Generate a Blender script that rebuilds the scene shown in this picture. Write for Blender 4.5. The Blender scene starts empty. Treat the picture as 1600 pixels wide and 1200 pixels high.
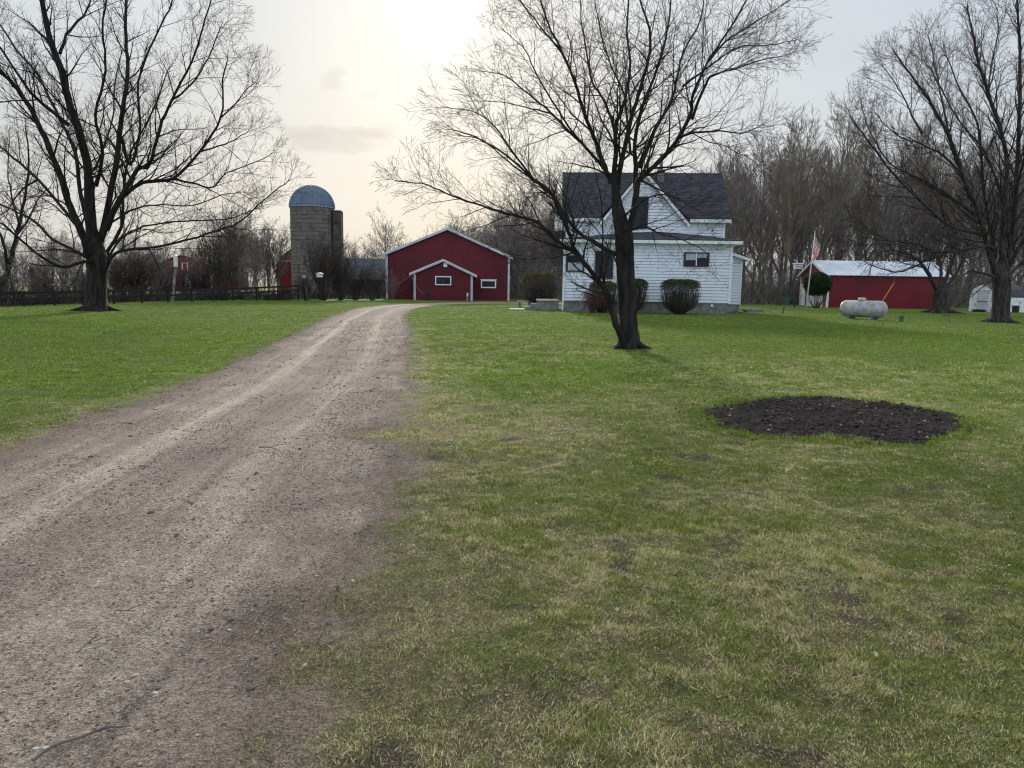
import bpy, math, random
import numpy as np
from mathutils import Vector, Matrix, Euler

SC = bpy.context.scene
COL = SC.collection
rnd = random.Random(7)
PI = math.pi

# ------------------------------------------------------------------ camera
F = 1150.0                       # focal length in pixels of a 1600 px wide frame
CAM_H = 1.5
PITCH = math.atan(154 / F)
ROLL = math.radians(0.9)
CAM_R = Matrix.Rotation(PI / 2 - PITCH, 3, 'X') @ Matrix.Rotation(ROLL, 3, 'Z')

def ray(px, py):
    return (CAM_R @ Vector(((px - 800) / F, (600 - py) / F, -1))).normalized()

def ground(px, py, z=0.0):
    d = ray(px, py); t = (z - CAM_H) / d.z
    return Vector((d.x * t, d.y * t, z))

def at(px, py, Y):
    d = ray(px, py); t = Y / d.y
    return Vector((d.x * t, Y, CAM_H + d.z * t))

cam_d = bpy.data.cameras.new('camera')
cam = bpy.data.objects.new('camera', cam_d)
COL.objects.link(cam)
cam.matrix_world = Matrix.Translation((0, 0, CAM_H)) @ CAM_R.to_4x4()
cam_d.sensor_width = 36
cam_d.lens = 36 * F / 1600
cam_d.clip_start = 0.05
cam_d.clip_end = 6000
SC.camera = cam
SC.view_settings.view_transform = 'Standard'
SC.view_settings.look = 'None'
SC.view_settings.exposure = 0
SC.cycles.max_bounces = 6
SC.cycles.pixel_filter_type = 'BLACKMAN_HARRIS'
SC.cycles.filter_width = 1.15
SC.cycles.transparent_max_bounces = 8

# ------------------------------------------------------------------ numpy noise
def _hash(ix, iy, seed):
    h = (ix.astype(np.int64) * 374761393 + iy.astype(np.int64) * 668265263 + seed * 974634777) & 0xFFFFFFFF
    h = ((h ^ (h >> 13)) * 1274126177) & 0xFFFFFFFF
    h = h ^ (h >> 16)
    return (h & 0xFFFFFF) / float(0xFFFFFF)

def vnoise(x, y, seed=0):
    xi = np.floor(x); yi = np.floor(y)
    fx = x - xi; fy = y - yi
    fx = fx * fx * (3 - 2 * fx); fy = fy * fy * (3 - 2 * fy)
    a = _hash(xi, yi, seed); b = _hash(xi + 1, yi, seed)
    c = _hash(xi, yi + 1, seed); d = _hash(xi + 1, yi + 1, seed)
    return (a * (1 - fx) + b * fx) * (1 - fy) + (c * (1 - fx) + d * fx) * fy

def fbm(x, y, seed=0, octs=4):
    s = np.zeros_like(x, dtype=float); amp = 0.5; tot = 0
    for k in range(octs):
        ca, sa = math.cos(k * 1.1), math.sin(k * 1.1)
        s += amp * vnoise((x * ca - y * sa) * 2 ** k + 17.3 * k, (x * sa + y * ca) * 2 ** k + 5.1 * k, seed + k)
        tot += amp; amp *= 0.55
    return s / tot

def sstep(a, b, x):
    t = np.clip((x - a) / (b - a), 0, 1)
    return t * t * (3 - 2 * t)

# ------------------------------------------------------------------ materials
def new_mat(name):
    m = bpy.data.materials.new(name); m.use_nodes = True
    nt = m.node_tree
    return m, nt, nt.nodes['Principled BSDF']

def nmat(name, c1, c2, scale=4.0, rough=0.8, bump=0.0, metal=0.0, stretch=(1, 1, 1), bscale=None, detail=6.0, lo=0.35, hi=0.65, spec=0.3):
    m, nt, b = new_mat(name)
    N = nt.nodes; L = nt.links
    tc = N.new('ShaderNodeTexCoord'); mp = N.new('ShaderNodeMapping')
    mp.inputs['Scale'].default_value = stretch
    L.new(tc.outputs['Object'], mp.inputs['Vector'])
    no = N.new('ShaderNodeTexNoise'); no.inputs['Scale'].default_value = scale; no.inputs['Detail'].default_value = detail
    L.new(mp.outputs[0], no.inputs['Vector'])
    cr = N.new('ShaderNodeValToRGB')
    cr.color_ramp.elements[0].position = lo; cr.color_ramp.elements[0].color = (*c1, 1)
    cr.color_ramp.elements[1].position = hi; cr.color_ramp.elements[1].color = (*c2, 1)
    L.new(no.outputs['Fac'], cr.inputs['Fac']); L.new(cr.outputs[0], b.inputs['Base Color'])
    b.inputs['Roughness'].default_value = rough; b.inputs['Metallic'].default_value = metal
    b.inputs['Specular IOR Level'].default_value = spec
    if bump:
        n2 = N.new('ShaderNodeTexNoise'); n2.inputs['Scale'].default_value = bscale or scale * 3; n2.inputs['Detail'].default_value = 6
        L.new(mp.outputs[0], n2.inputs['Vector'])
        bp = N.new('ShaderNodeBump'); bp.inputs['Strength'].default_value = 1; bp.inputs['Distance'].default_value = bump
        L.new(n2.outputs['Fac'], bp.inputs['Height']); L.new(bp.outputs[0], b.inputs['Normal'])
    return m

def vcol_mat(name, rough=0.9, fine=None, bump=0.0, bscale=30, transl=0.0, attr='col', spec=0.2):
    """colour attribute x noise detail, optional translucency"""
    m, nt, b = new_mat(name)
    N = nt.nodes; L = nt.links
    a = N.new('ShaderNodeAttribute'); a.attribute_name = attr
    out = a.outputs['Color']
    tc = N.new('ShaderNodeTexCoord')
    for (sc, lo, hi, det) in (fine or []):
        no = N.new('ShaderNodeTexNoise'); no.inputs['Scale'].default_value = sc; no.inputs['Detail'].default_value = det
        L.new(tc.outputs['Object'], no.inputs['Vector'])
        mr = N.new('ShaderNodeMapRange'); mr.inputs['From Min'].default_value = 0.3; mr.inputs['From Max'].default_value = 0.7
        mr.inputs['To Min'].default_value = lo; mr.inputs['To Max'].default_value = hi
        L.new(no.outputs['Fac'], mr.inputs['Value'])
        mx = N.new('ShaderNodeVectorMath'); mx.operation = 'SCALE'
        L.new(out, mx.inputs[0]); L.new(mr.outputs[0], mx.inputs['Scale']); out = mx.outputs[0]
    L.new(out, b.inputs['Base Color'])
    b.inputs['Roughness'].default_value = rough; b.inputs['Specular IOR Level'].default_value = spec
    if bump:
        n2 = N.new('ShaderNodeTexNoise'); n2.inputs['Scale'].default_value = bscale; n2.inputs['Detail'].default_value = 8
        L.new(tc.outputs['Object'], n2.inputs['Vector'])
        bp = N.new('ShaderNodeBump'); bp.inputs['Distance'].default_value = bump
        L.new(n2.outputs['Fac'], bp.inputs['Height']); L.new(bp.outputs[0], b.inputs['Normal'])
    if transl:
        t = N.new('ShaderNodeBsdfTranslucent'); L.new(out, t.inputs['Color'])
        ms = N.new('ShaderNodeMixShader'); ms.inputs[0].default_value = transl
        L.new(b.outputs[0], ms.inputs[1]); L.new(t.outputs[0], ms.inputs[2])
        L.new(ms.outputs[0], N['Material Output'].inputs['Surface'])
    return m

M = {}
M['bark_dark'] = nmat('bark_dark', (0.006, 0.0055, 0.005), (0.034, 0.029, 0.026), 9, 0.92, 0.03, stretch=(1, 1, 0.22), bscale=14)
M['bark_grey'] = nmat('bark_grey', (0.014, 0.012, 0.011), (0.065, 0.057, 0.05), 9, 0.92, 0.03, stretch=(1, 1, 0.22), bscale=14)
M['twig_dark'] = nmat('twig_dark', (0.012, 0.010, 0.0095), (0.038, 0.031, 0.028), 3, 0.9)
M['twig_wood'] = nmat('twig_wood', (0.095, 0.083, 0.076), (0.21, 0.182, 0.165), 0.6, 0.9)
M['twig_warm'] = nmat('twig_warm', (0.10, 0.080, 0.058), (0.22, 0.178, 0.128), 0.6, 0.9)
M['twig_bud'] = nmat('twig_bud', (0.16, 0.14, 0.07), (0.26, 0.22, 0.11), 0.6, 0.9)
M['shrub'] = nmat('shrub', (0.035, 0.029, 0.026), (0.10, 0.08, 0.07), 1.0, 0.9)
M['shrub_red'] = nmat('shrub_red', (0.07, 0.03, 0.025), (0.16, 0.07, 0.055), 3, 0.9)
M['white_vinyl'] = nmat('white_vinyl', (0.66, 0.71, 0.77), (0.73, 0.78, 0.83), 1.2, 0.5, spec=0.3)
M['white_trim'] = nmat('white_trim', (0.72, 0.74, 0.77), (0.82, 0.83, 0.84), 3, 0.5)
M['old_white'] = nmat('old_white', (0.40, 0.42, 0.43), (0.76, 0.78, 0.80), 3.0, 0.7, lo=0.3, hi=0.5)
M['concrete'] = nmat('concrete', (0.15, 0.14, 0.135), (0.27, 0.26, 0.245), 3, 0.9, 0.004)
M['stone_pale'] = nmat('stone_pale', (0.42, 0.40, 0.36), (0.6, 0.58, 0.52), 5, 0.8, 0.004)
M['barn_red'] = nmat('barn_red', (0.080, 0.008, 0.016), (0.125, 0.010, 0.019), 0.5, 0.6, detail=8)
M['shed_red'] = nmat('shed_red', (0.125, 0.008, 0.015), (0.175, 0.011, 0.020), 0.5, 0.55, detail=8)
M['old_red'] = nmat('old_red', (0.15, 0.018, 0.026), (0.22, 0.028, 0.036), 0.7, 0.8, detail=8)
M['faded_red'] = nmat('faded_red', (0.19, 0.055, 0.05), (0.25, 0.08, 0.07), 0.7, 0.8)
M['metal_roof'] = nmat('metal_roof', (0.52, 0.57, 0.62), (0.70, 0.74, 0.78), 0.8, 0.5, metal=0.1)
M['grey_trim'] = nmat('grey_trim', (0.42, 0.44, 0.47), (0.55, 0.57, 0.6), 2, 0.5)
M['dome'] = nmat('dome', (0.085, 0.12, 0.17), (0.125, 0.16, 0.22), 0.8, 0.45, metal=0.3, detail=3)
M['hoop'] = nmat('hoop', (0.08, 0.075, 0.07), (0.14, 0.13, 0.12), 4, 0.7)
M['chute'] = nmat('chute', (0.035, 0.033, 0.034), (0.085, 0.08, 0.08), 1.5, 0.8)
M['galv'] = nmat('galv', (0.3, 0.33, 0.37), (0.45, 0.48, 0.52), 2, 0.4, metal=0.5)
M['dark_frame'] = nmat('dark_frame', (0.045, 0.035, 0.035), (0.08, 0.065, 0.06), 5, 0.6)
M['black_wood'] = nmat('black_wood', (0.010, 0.010, 0.011), (0.03, 0.028, 0.027), 5, 0.8, stretch=(1, 1, 1))
M['grey_wood'] = nmat('grey_wood', (0.16, 0.14, 0.12), (0.30, 0.27, 0.24), 4, 0.85)
M['white_paint'] = nmat('white_paint', (0.66, 0.67, 0.68), (0.8, 0.8, 0.8), 6, 0.5)
M['curtain'] = nmat('curtain', (0.30, 0.33, 0.36), (0.5, 0.53, 0.56), 8, 0.9, stretch=(8, 1, 1))
M['tank'] = nmat('tank', (0.25, 0.255, 0.26), (0.44, 0.44, 0.435), 3.2, 0.42, metal=0.05, detail=10, lo=0.36, hi=0.52)
M['tank_dark'] = nmat('tank_dark', (0.12, 0.12, 0.12), (0.2, 0.2, 0.2), 3, 0.7)
M['pole_white'] = nmat('pole_white', (0.55, 0.56, 0.58), (0.7, 0.71, 0.72), 3, 0.4)
M['green_metal'] = nmat('green_metal', (0.015, 0.09, 0.07), (0.03, 0.15, 0.115), 5, 0.5)
M['green_box'] = nmat('green_box', (0.02, 0.12, 0.06), (0.04, 0.17, 0.08), 5, 0.5)
M['yellow'] = nmat('yellow', (0.55, 0.27, 0.02), (0.68, 0.36, 0.03), 5, 0.5)
M['gold'] = nmat('gold', (0.5, 0.35, 0.08), (0.65, 0.45, 0.12), 5, 0.35, metal=0.8)
M['yew_leaf'] = nmat('yew_leaf', (0.016, 0.03, 0.009), (0.062, 0.088, 0.022), 5, 0.7)
M['yew_brown'] = nmat('yew_brown', (0.05, 0.05, 0.012), (0.13, 0.125, 0.028), 5, 0.7)
M['ever_leaf'] = nmat('ever_leaf', (0.006, 0.016, 0.005), (0.04, 0.07, 0.015), 2.2, 0.7)
M['brick'] = nmat('brick', (0.13, 0.11, 0.10), (0.23, 0.20, 0.185), 9, 0.9)
M['rope'] = nmat('rope', (0.3, 0.25, 0.2), (0.4, 0.33, 0.27), 5, 0.9)
M['blue_door'] = nmat('blue_door', (0.42, 0.50, 0.60), (0.55, 0.62, 0.70), 2, 0.7)

def glass_mat():
    m, nt, b = new_mat('window_glass')
    N = nt.nodes; L = nt.links
    tc = N.new('ShaderNodeTexCoord'); no = N.new('ShaderNodeTexNoise'); no.inputs['Scale'].default_value = 1.4
    cr = N.new('ShaderNodeValToRGB'); cr.color_ramp.elements[0].color = (0.006, 0.008, 0.012, 1); cr.color_ramp.elements[1].color = (0.035, 0.045, 0.06, 1)
    L.new(tc.outputs['Object'], no.inputs['Vector']); L.new(no.outputs['Fac'], cr.inputs[0]); L.new(cr.outputs[0], b.inputs['Base Color'])
    b.inputs['Roughness'].default_value = 0.12; b.inputs['Specular IOR Level'].default_value = 0.12
    return m
M['glass'] = glass_mat()

def shingle_mat(name, c1, c2, course=0.14):
    m, nt, b = new_mat(name)
    N = nt.nodes; L = nt.links
    tc = N.new('ShaderNodeTexCoord')
    sx = N.new('ShaderNodeSeparateXYZ'); L.new(tc.outputs['Object'], sx.inputs[0])
    # slope coordinate: use z stretched, u = x + y
    ad = N.new('ShaderNodeMath'); ad.operation = 'ADD'; L.new(sx.outputs[0], ad.inputs[0]); L.new(sx.outputs[1], ad.inputs[1])
    cb = N.new('ShaderNodeCombineXYZ'); L.new(sx.outputs[0], cb.inputs[0]); L.new(sx.outputs[2], cb.inputs[1])
    br = N.new('ShaderNodeTexBrick'); br.inputs['Scale'].default_value = 1.0
    br.inputs['Brick Width'].default_value = 0.45; br.inputs['Row Height'].default_value = course * 0.8
    br.inputs['Mortar Size'].default_value = 0.012; br.inputs['Mortar Smooth'].default_value = 0.6
    br.inputs['Color1'].default_value = (*c1, 1); br.inputs['Color2'].default_value = (*c2, 1)
    br.inputs['Mortar'].default_value = (c1[0] * .45, c1[1] * .45, c1[2] * .45, 1)
    L.new(cb.outputs[0], br.inputs['Vector'])
    no = N.new('ShaderNodeTexNoise'); no.inputs['Scale'].default_value = 3.0; no.inputs['Detail'].default_value = 8
    L.new(tc.outputs['Object'], no.inputs['Vector'])
    mr = N.new('ShaderNodeMapRange'); mr.inputs['To Min'].default_value = 0.55; mr.inputs['To Max'].default_value = 1.5
    L.new(no.outputs['Fac'], mr.inputs['Value'])
    vm = N.new('ShaderNodeVectorMath'); vm.operation = 'SCALE'; L.new(br.outputs['Color'], vm.inputs[0]); L.new(mr.outputs[0], vm.inputs['Scale'])
    L.new(vm.outputs[0], b.inputs['Base Color'])
    b.inputs['Roughness'].default_value = 0.9
    bp = N.new('ShaderNodeBump'); bp.inputs['Distance'].default_value = 0.02; L.new(br.outputs['Fac'], bp.inputs['Height']); bp.invert = True
    L.new(bp.outputs[0], b.inputs['Normal'])
    return m
M['shingle'] = shingle_mat('shingle', (0.024, 0.026, 0.036), (0.055, 0.057, 0.068))
M['shingle_old'] = shingle_mat('shingle_old', (0.05, 0.054, 0.065), (0.085, 0.09, 0.10), 0.2)
M['shingle_shed'] = shingle_mat('shingle_shed', (0.05, 0.055, 0.07), (0.08, 0.085, 0.1), 0.1)

def flag_mat():
    m, nt, b = new_mat('flag_cloth')
    N = nt.nodes; L = nt.links
    uv = N.new('ShaderNodeUVMap'); uv.uv_map = 'UVMap'
    sx = N.new('ShaderNodeSeparateXYZ'); L.new(uv.outputs[0], sx.inputs[0])
    def mt(op, a, bb=None):
        n = N.new('ShaderNodeMath'); n.operation = op
        for i, v in enumerate((a, bb)):
            if v is None: continue
            if isinstance(v, (int, float)): n.inputs[i].default_value = v
            else: L.new(v, n.inputs[i])
        return n.outputs[0]
    U, V = sx.outputs[0], sx.outputs[1]
    stripe = mt('LESS_THAN', mt('FRACT', mt('MULTIPLY', mt('SUBTRACT', 1.0, V), 6.5)), 0.5)   # 1 = red
    canton = mt('MULTIPLY', mt('LESS_THAN', U, 0.4), mt('GREATER_THAN', V, 6 / 13))
    # stars: 6 x 5 dots plus the offset 5 x 4
    def dots(nu, nv, ou, ov):
        u = mt('SUBTRACT', mt('FRACT', mt('ADD', mt('MULTIPLY', U, nu / 0.4), ou)), 0.5)
        v = mt('SUBTRACT', mt('FRACT', mt('ADD', mt('MULTIPLY', mt('SUBTRACT', 1.0, V), nv * 13 / 7), ov)), 0.5)
        r = mt('ADD', mt('MULTIPLY', u, u), mt('MULTIPLY', v, v))
        return mt('LESS_THAN', r, 0.05)
    st = mt('MAXIMUM', dots(6, 5, 0, 0), dots(6, 5, 0.5, 0.5))
    m1 = N.new('ShaderNodeMix'); m1.data_type = 'RGBA'; L.new(stripe, m1.inputs[0]); m1.inputs[6].default_value = (0.75, 0.72, 0.72, 1); m1.inputs[7].default_value = (0.5, 0.02, 0.04, 1)
    m2 = N.new('ShaderNodeMix'); m2.data_type = 'RGBA'; L.new(st, m2.inputs[0]); m2.inputs[6].default_value = (0.02, 0.03, 0.13, 1); m2.inputs[7].default_value = (0.75, 0.75, 0.78, 1)
    m3 = N.new('ShaderNodeMix'); m3.data_type = 'RGBA'; L.new(canton, m3.inputs[0]); L.new(m1.outputs[2], m3.inputs[6]); L.new(m2.outputs[2], m3.inputs[7])
    L.new(m3.outputs[2], b.inputs['Base Color']); b.inputs['Roughness'].default_value = 0.8
    t = N.new('ShaderNodeBsdfTranslucent'); L.new(m3.outputs[2], t.inputs['Color'])
    ms = N.new('ShaderNodeMixShader'); ms.inputs[0].default_value = 0.2
    L.new(b.outputs[0], ms.inputs[1]); L.new(t.outputs[0], ms.inputs[2]); L.new(ms.outputs[0], N['Material Output'].inputs['Surface'])
    return m

# ------------------------------------------------------------------ mesh builder
class MB:
    def __init__(s):
        s.v = []; s.f = []; s.c = None
    def poly(s, pts):
        n = len(s.v); s.v.extend(tuple(p) for p in pts); s.f.append(tuple(range(n, n + len(pts))))
    def box(s, x0, x1, y0, y1, z0, z1, mat=None):
        P = [(x0, y0, z0), (x1, y0, z0), (x1, y1, z0), (x0, y1, z0), (x0, y0, z1), (x1, y0, z1), (x1, y1, z1), (x0, y1, z1)]
        if mat: P = [tuple(mat @ Vector(p)) for p in P]
        n = len(s.v); s.v.extend(P)
        for q in ((0, 3, 2, 1), (4, 5, 6, 7), (0, 1, 5, 4), (1, 2, 6, 5), (2, 3, 7, 6), (3, 0, 4, 7)):
            s.f.append(tuple(n + i for i in q))
    def slab(s, pts, th):
        """closed slab: polygon pts thickened by vector th"""
        n = len(s.v); k = len(pts); th = Vector(th)
        s.v.extend(tuple(p) for p in pts); s.v.extend(tuple(Vector(p) + th) for p in pts)
        s.f.append(tuple(n + i for i in range(k))[::-1]); s.f.append(tuple(n + k + i for i in range(k)))
        for i in range(k):
            j = (i + 1) % k
            s.f.append((n + i, n + j, n + k + j, n + k + i))
    def bar(s, a, b, w, h):
        """rectangular bar from a to b"""
        a = Vector(a); b = Vector(b); d = (b - a).normalized()
        up = Vector((0, 0, 1)) if abs(d.z) < 0.9 else Vector((0, 1, 0))
        r = d.cross(up).normalized() * (w / 2); u = r.cross(d).normalized() * (h / 2)
        s.slab([a - r - u, a + r - u, a + r + u, a - r + u], b - a)
    def tube(s, pts, rad, sides=6, cap=True):
        n0 = len(s.v); k = len(pts)
        nx = None
        for i in range(k):
            p = pts[i]
            d = (pts[min(i + 1, k - 1)] - pts[max(i - 1, 0)])
            if d.length_squared < 1e-12: d = Vector((0, 0, 1))
            d.normalize()
            if nx is None:
                ref = Vector((1, 0, 0)) if abs(d.x) < 0.7 else Vector((0, 1, 0))
                nx = ref - d * ref.dot(d)
            else:
                nx = nx - d * nx.dot(d)
            nx.normalize(); ny = d.cross(nx); r = rad[i]
            for q in range(sides):
                a = 2 * PI * q / sides; ca = math.cos(a) * r; sa = math.sin(a) * r
                s.v.append((p.x + nx.x * ca + ny.x * sa, p.y + nx.y * ca + ny.y * sa, p.z + nx.z * ca + ny.z * sa))
        for i in range(k - 1):
            a = n0 + i * sides; b = a + sides
            for q in range(sides):
                w = (q + 1) % sides
                s.f.append((a + q, a + w, b + w, b + q))
        if cap and sides > 3:
            s.f.append(tuple(n0 + q for q in range(sides))[::-1]); s.f.append(tuple(n0 + (k - 1) * sides + q for q in range(sides)))
    def lathe(s, prof, n=24, center=(0, 0), smooth=True):
        n0 = len(s.v); k = len(prof)
        for (r, z) in prof:
            for q in range(n):
                a = 2 * PI * q / n; s.v.append((center[0] + r * math.cos(a), center[1] + r * math.sin(a), z))
        for i in range(k - 1):
            for q in range(n):
                w = (q + 1) % n
                s.f.append((n0 + i * n + q, n0 + i * n + w, n0 + (i + 1) * n + w, n0 + (i + 1) * n + q))
        s.f.append(tuple(n0 + q for q in range(n))[::-1]); s.f.append(tuple(n0 + (k - 1) * n + q for q in range(n)))
    def mesh(s, name, m, smooth=False):
        me = bpy.data.meshes.new(name)
        me.from_pydata(s.v, [], s.f)
        if isinstance(m, str): m = M[m]
        me.materials.append(m)
        if smooth:
            me.polygons.foreach_set('use_smooth', [True] * len(me.polygons))
        me.update()
        return me
    def build(s, name, m, parent=None, smooth=False, loc=None):
        o = bpy.data.objects.new(name, s.mesh(name, m, smooth)); COL.objects.link(o)
        if parent is not None: o.parent = parent
        if loc is not None: o.location = loc
        return o

def tag(o, label=None, cat=None, group=None, kind=None):
    if label: o['label'] = label
    if cat: o['category'] = cat
    if group: o['group'] = group
    if kind: o['kind'] = kind
    return o

def thing(name, label, cat, loc=(0, 0, 0), rz=0.0, group=None):
    o = bpy.data.objects.new(name, None); COL.objects.link(o)
    o.location = loc; o.rotation_euler = (0, 0, rz); o.empty_display_size = 0.3
    return tag(o, label, cat, group)

def copy_tree(o, parent=None):
    c = o.copy(); COL.objects.link(c); c.parent = parent
    for ch in [x for x in list(bpy.data.objects) if x.parent == o]: copy_tree(ch, c)
    return c

def siding(B, fl, fr, z0, z1, lap, mat=None, out=0.03, gap=0.036):
    """lap siding facing -y, between left edge fl(z) and right edge fr(z); each lap overhangs a shadow gap"""
    z = z0
    T = (lambda p: tuple(mat @ Vector(p))) if mat else (lambda p: p)
    while z < z1 - 1e-4:
        zt = min(z + lap, z1); g = min(z + gap, zt)
        a, b, c, d = fl(g), fr(g), fr(zt), fl(zt)
        if b - a > 0.01:
            B.poly([T((a, -out, g)), T((b, -out, g)), T((c, 0, zt)), T((d, 0, zt))])
            B.poly([T((a, .03, g)), T((b, .03, g)), T((b, -out, g)), T((a, -out, g))])
            B.poly([T((fl(z), .03, z)), T((fr(z), .03, z)), T((b, .03, g)), T((a, .03, g))])
            B.poly([T((fl(z), 0, z)), T((fr(z), 0, z)), T((fr(z), .03, z)), T((fl(z), .03, z))])
        z = zt

def ribbed(B, u0, u1, z0, top, step=0.3, mat=None, rib=0.018, w=0.05):
    """ribbed metal wall facing -y; top(u) gives its height"""
    T = (lambda p: tuple(mat @ Vector(p))) if mat else (lambda p: p)
    us = []
    u = u0
    while u < u1 - 1e-4:
        us.append((u, 0.0))
        if u + step <= u1:
            us += [(u + step - w * 1.5, 0.0), (u + step - w, -rib), (u + step - w * .5, -rib), (u + step - 0.001, 0.0)]
        u += step
    us.append((u1, 0.0))
    for (a, ya), (b, yb) in zip(us, us[1:]):
        B.poly([T((a, ya, z0)), T((b, yb, z0)), T((b, yb, top(b))), T((a, ya, top(a)))])

# ------------------------------------------------------------------ world and sun
SUN_DIR = ray(690, 8)
sun_el = math.asin(SUN_DIR.z); sun_az = math.atan2(SUN_DIR.x, SUN_DIR.y)
w = bpy.data.worlds.new('World'); SC.world = w; w.use_nodes = True
def build_world():
    nt = w.node_tree; N = nt.nodes; L = nt.links
    for n in list(N): N.remove(n)
    out = N.new('ShaderNodeOutputWorld')
    def mt(op, a, b=None, c=None, clamp=False):
        n = N.new('ShaderNodeMath'); n.operation = op; n.use_clamp = clamp
        for i, v in enumerate((a, b, c)):
            if v is None: continue
            if isinstance(v, (int, float)): n.inputs[i].default_value = v
            else: L.new(v, n.inputs[i])
        return n.outputs[0]
    def mix(f, a, b):
        n = N.new('ShaderNodeMix'); n.data_type = 'RGBA'
        if isinstance(f, (int, float)): n.inputs[0].default_value = f
        else: L.new(f, n.inputs[0])
        for i, v in ((6, a), (7, b)):
            if isinstance(v, tuple): n.inputs[i].default_value = (*v, 1)
            else: L.new(v, n.inputs[i])
        return n.outputs[2]
    tc = N.new('ShaderNodeTexCoord'); D = tc.outputs['Generated']
    sx = N.new('ShaderNodeSeparateXYZ'); L.new(D, sx.inputs[0])
    def dot(v):
        n = N.new('ShaderNodeVectorMath'); n.operation = 'DOT_PRODUCT'; L.new(D, n.inputs[0]); n.inputs[1].default_value = tuple(v); return n.outputs['Value']
    Z = mt('MAXIMUM', sx.outputs[2], 0.0)
    cr = N.new('ShaderNodeValToRGB'); e = cr.color_ramp.elements
    e[0].position = 0.0; e[0].color = (0.63, 0.625, 0.595, 1)
    e[1].position = 1.0; e[1].color = (0.95, 1.03, 1.15, 1)
    for p, c in ((0.08, (0.635, 0.64, 0.615)), (0.22, (0.62, 0.655, 0.675)), (0.42, (0.62, 0.685, 0.76)), (0.7, (0.80, 0.88, 1.0))):
        x = e.new(p); x.color = (*c, 1)
    L.new(Z, cr.inputs[0])
    col = cr.outputs[0]
    # away from the sun's side the veil is cooler
    side = mt('MULTIPLY', mt('ADD', dot(Vector((0.95, 0.3, 0)).normalized()), -0.28), 1.6, clamp=True)
    col = mix(mt('MULTIPLY', side, 0.85), col, (0.60, 0.665, 0.735))
    # behind the viewer: sky brightened blue-white, added fill for the backlit house front
    back_fill = mt('MULTIPLY', mt('ADD', mt('MULTIPLY', sx.outputs[1], -1.0), 0.15), 1.1, clamp=True)
    col = mix(back_fill, col, (0.90, 1.02, 1.20))
    # thin mottling of the veil
    mp = N.new('ShaderNodeMapping'); mp.inputs['Scale'].default_value = (1, 1, 2.6); L.new(D, mp.inputs['Vector'])
    no = N.new('ShaderNodeTexNoise'); no.inputs['Scale'].default_value = 2.6; no.inputs['Detail'].default_value = 6; L.new(mp.outputs[0], no.inputs['Vector'])
    k = N.new('ShaderNodeMapRange'); k.inputs['From Min'].default_value = .3; k.inputs['From Max'].default_value = .7; k.inputs['To Min'].default_value = 0.94; k.inputs['To Max'].default_value = 1.05
    L.new(no.outputs['Fac'], k.inputs['Value'])
    vs = N.new('ShaderNodeVectorMath'); vs.operation = 'SCALE'; L.new(col, vs.inputs[0]); L.new(k.outputs[0], vs.inputs['Scale']); col = vs.outputs[0]
    # sun glow through the haze
    sd = mt('MAXIMUM', dot(SUN_DIR), 0.0)
    for pw, c in ((16, (0.022, 0.014, -0.012)), (90, (0.045, 0.038, 0.016)), (640, (0.22, 0.20, 0.15)), (2000, (0.7, 0.65, 0.55))):
        g = mt('POWER', sd, float(pw))
        a = N.new('ShaderNodeVectorMath'); a.operation = 'SCALE'; a.inputs[0].default_value = c; L.new(g, a.inputs['Scale'])
        ad = N.new('ShaderNodeVectorMath'); ad.operation = 'ADD'; L.new(col, ad.inputs[0]); L.new(a.outputs[0], ad.inputs[1]); col = ad.outputs[0]
    # loose grey wisps
    n2 = N.new('ShaderNodeTexNoise'); n2.inputs['Scale'].default_value = 22; n2.inputs['Detail'].default_value = 7
    mp2 = N.new('ShaderNodeMapping'); mp2.inputs['Scale'].default_value = (1, 1, 3.2); L.new(D, mp2.inputs['Vector']); L.new(mp2.outputs[0], n2.inputs['Vector'])
    for (px, py, wx, wy, tilt, amt, cc) in ((528, 218, 112, 17, 3, 0.70, (0.47, 0.485, 0.50)), (455, 203, 50, 10, -9, 0.5, (0.47, 0.485, 0.50)), (585, 207, 62, 11, 4, .5, (0.48, 0.495, 0.50)), (520, 119, 22, 17, 30, 0.45, (0.48, 0.495, 0.51)), (404, 84, 34, 14, 20, 0.45, (.46, .48, .49)), (634, 134, 22, 9, 0, 0.6, (0.84, 0.81, 0.73)), (580, 148, 18, 6, 30, 0.3, (.55, .55, .53)), (385, 222, 26, 6, -10, .3, (.5, .5, .5))):
        c0 = ray(px, py); e1 = (ray(px + 40, py) - ray(px - 40, py)).normalized(); e2 = e1.cross(c0).normalized()
        t = math.radians(tilt); f1 = e1 * math.cos(t) + e2 * math.sin(t); f2 = e2 * math.cos(t) - e1 * math.sin(t)
        a = mt('DIVIDE', mt('SUBTRACT', dot(f1), c0.dot(f1)), wx / F); b = mt('DIVIDE', mt('SUBTRACT', dot(f2), c0.dot(f2)), wy / F)
        r = mt('SQRT', mt('ADD', mt('MULTIPLY', a, a), mt('MULTIPLY', b, b)))
        val = mt('ADD', mt('MULTIPLY', mt('SUBTRACT', 1.0, r), 1.5), mt('MULTIPLY', mt('SUBTRACT', n2.outputs['Fac'], 0.46), 3.4))
        s = mt('MULTIPLY', mt('SMOOTH_MIN', mt('MAXIMUM', val, 0.0), 1.0, 0.4), amt, clamp=True)
        front = mt('GREATER_THAN', dot(c0), 0.5)
        col = mix(mt('MULTIPLY', s, front), col, cc)
    sky = N.new('ShaderNodeTexSky'); sky.sky_type = 'NISHITA'; sky.sun_disc = False
    sky.sun_elevation = sun_el; sky.sun_rotation = sun_az; sky.dust_density = 3.0; sky.air_density = 1.0
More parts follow.
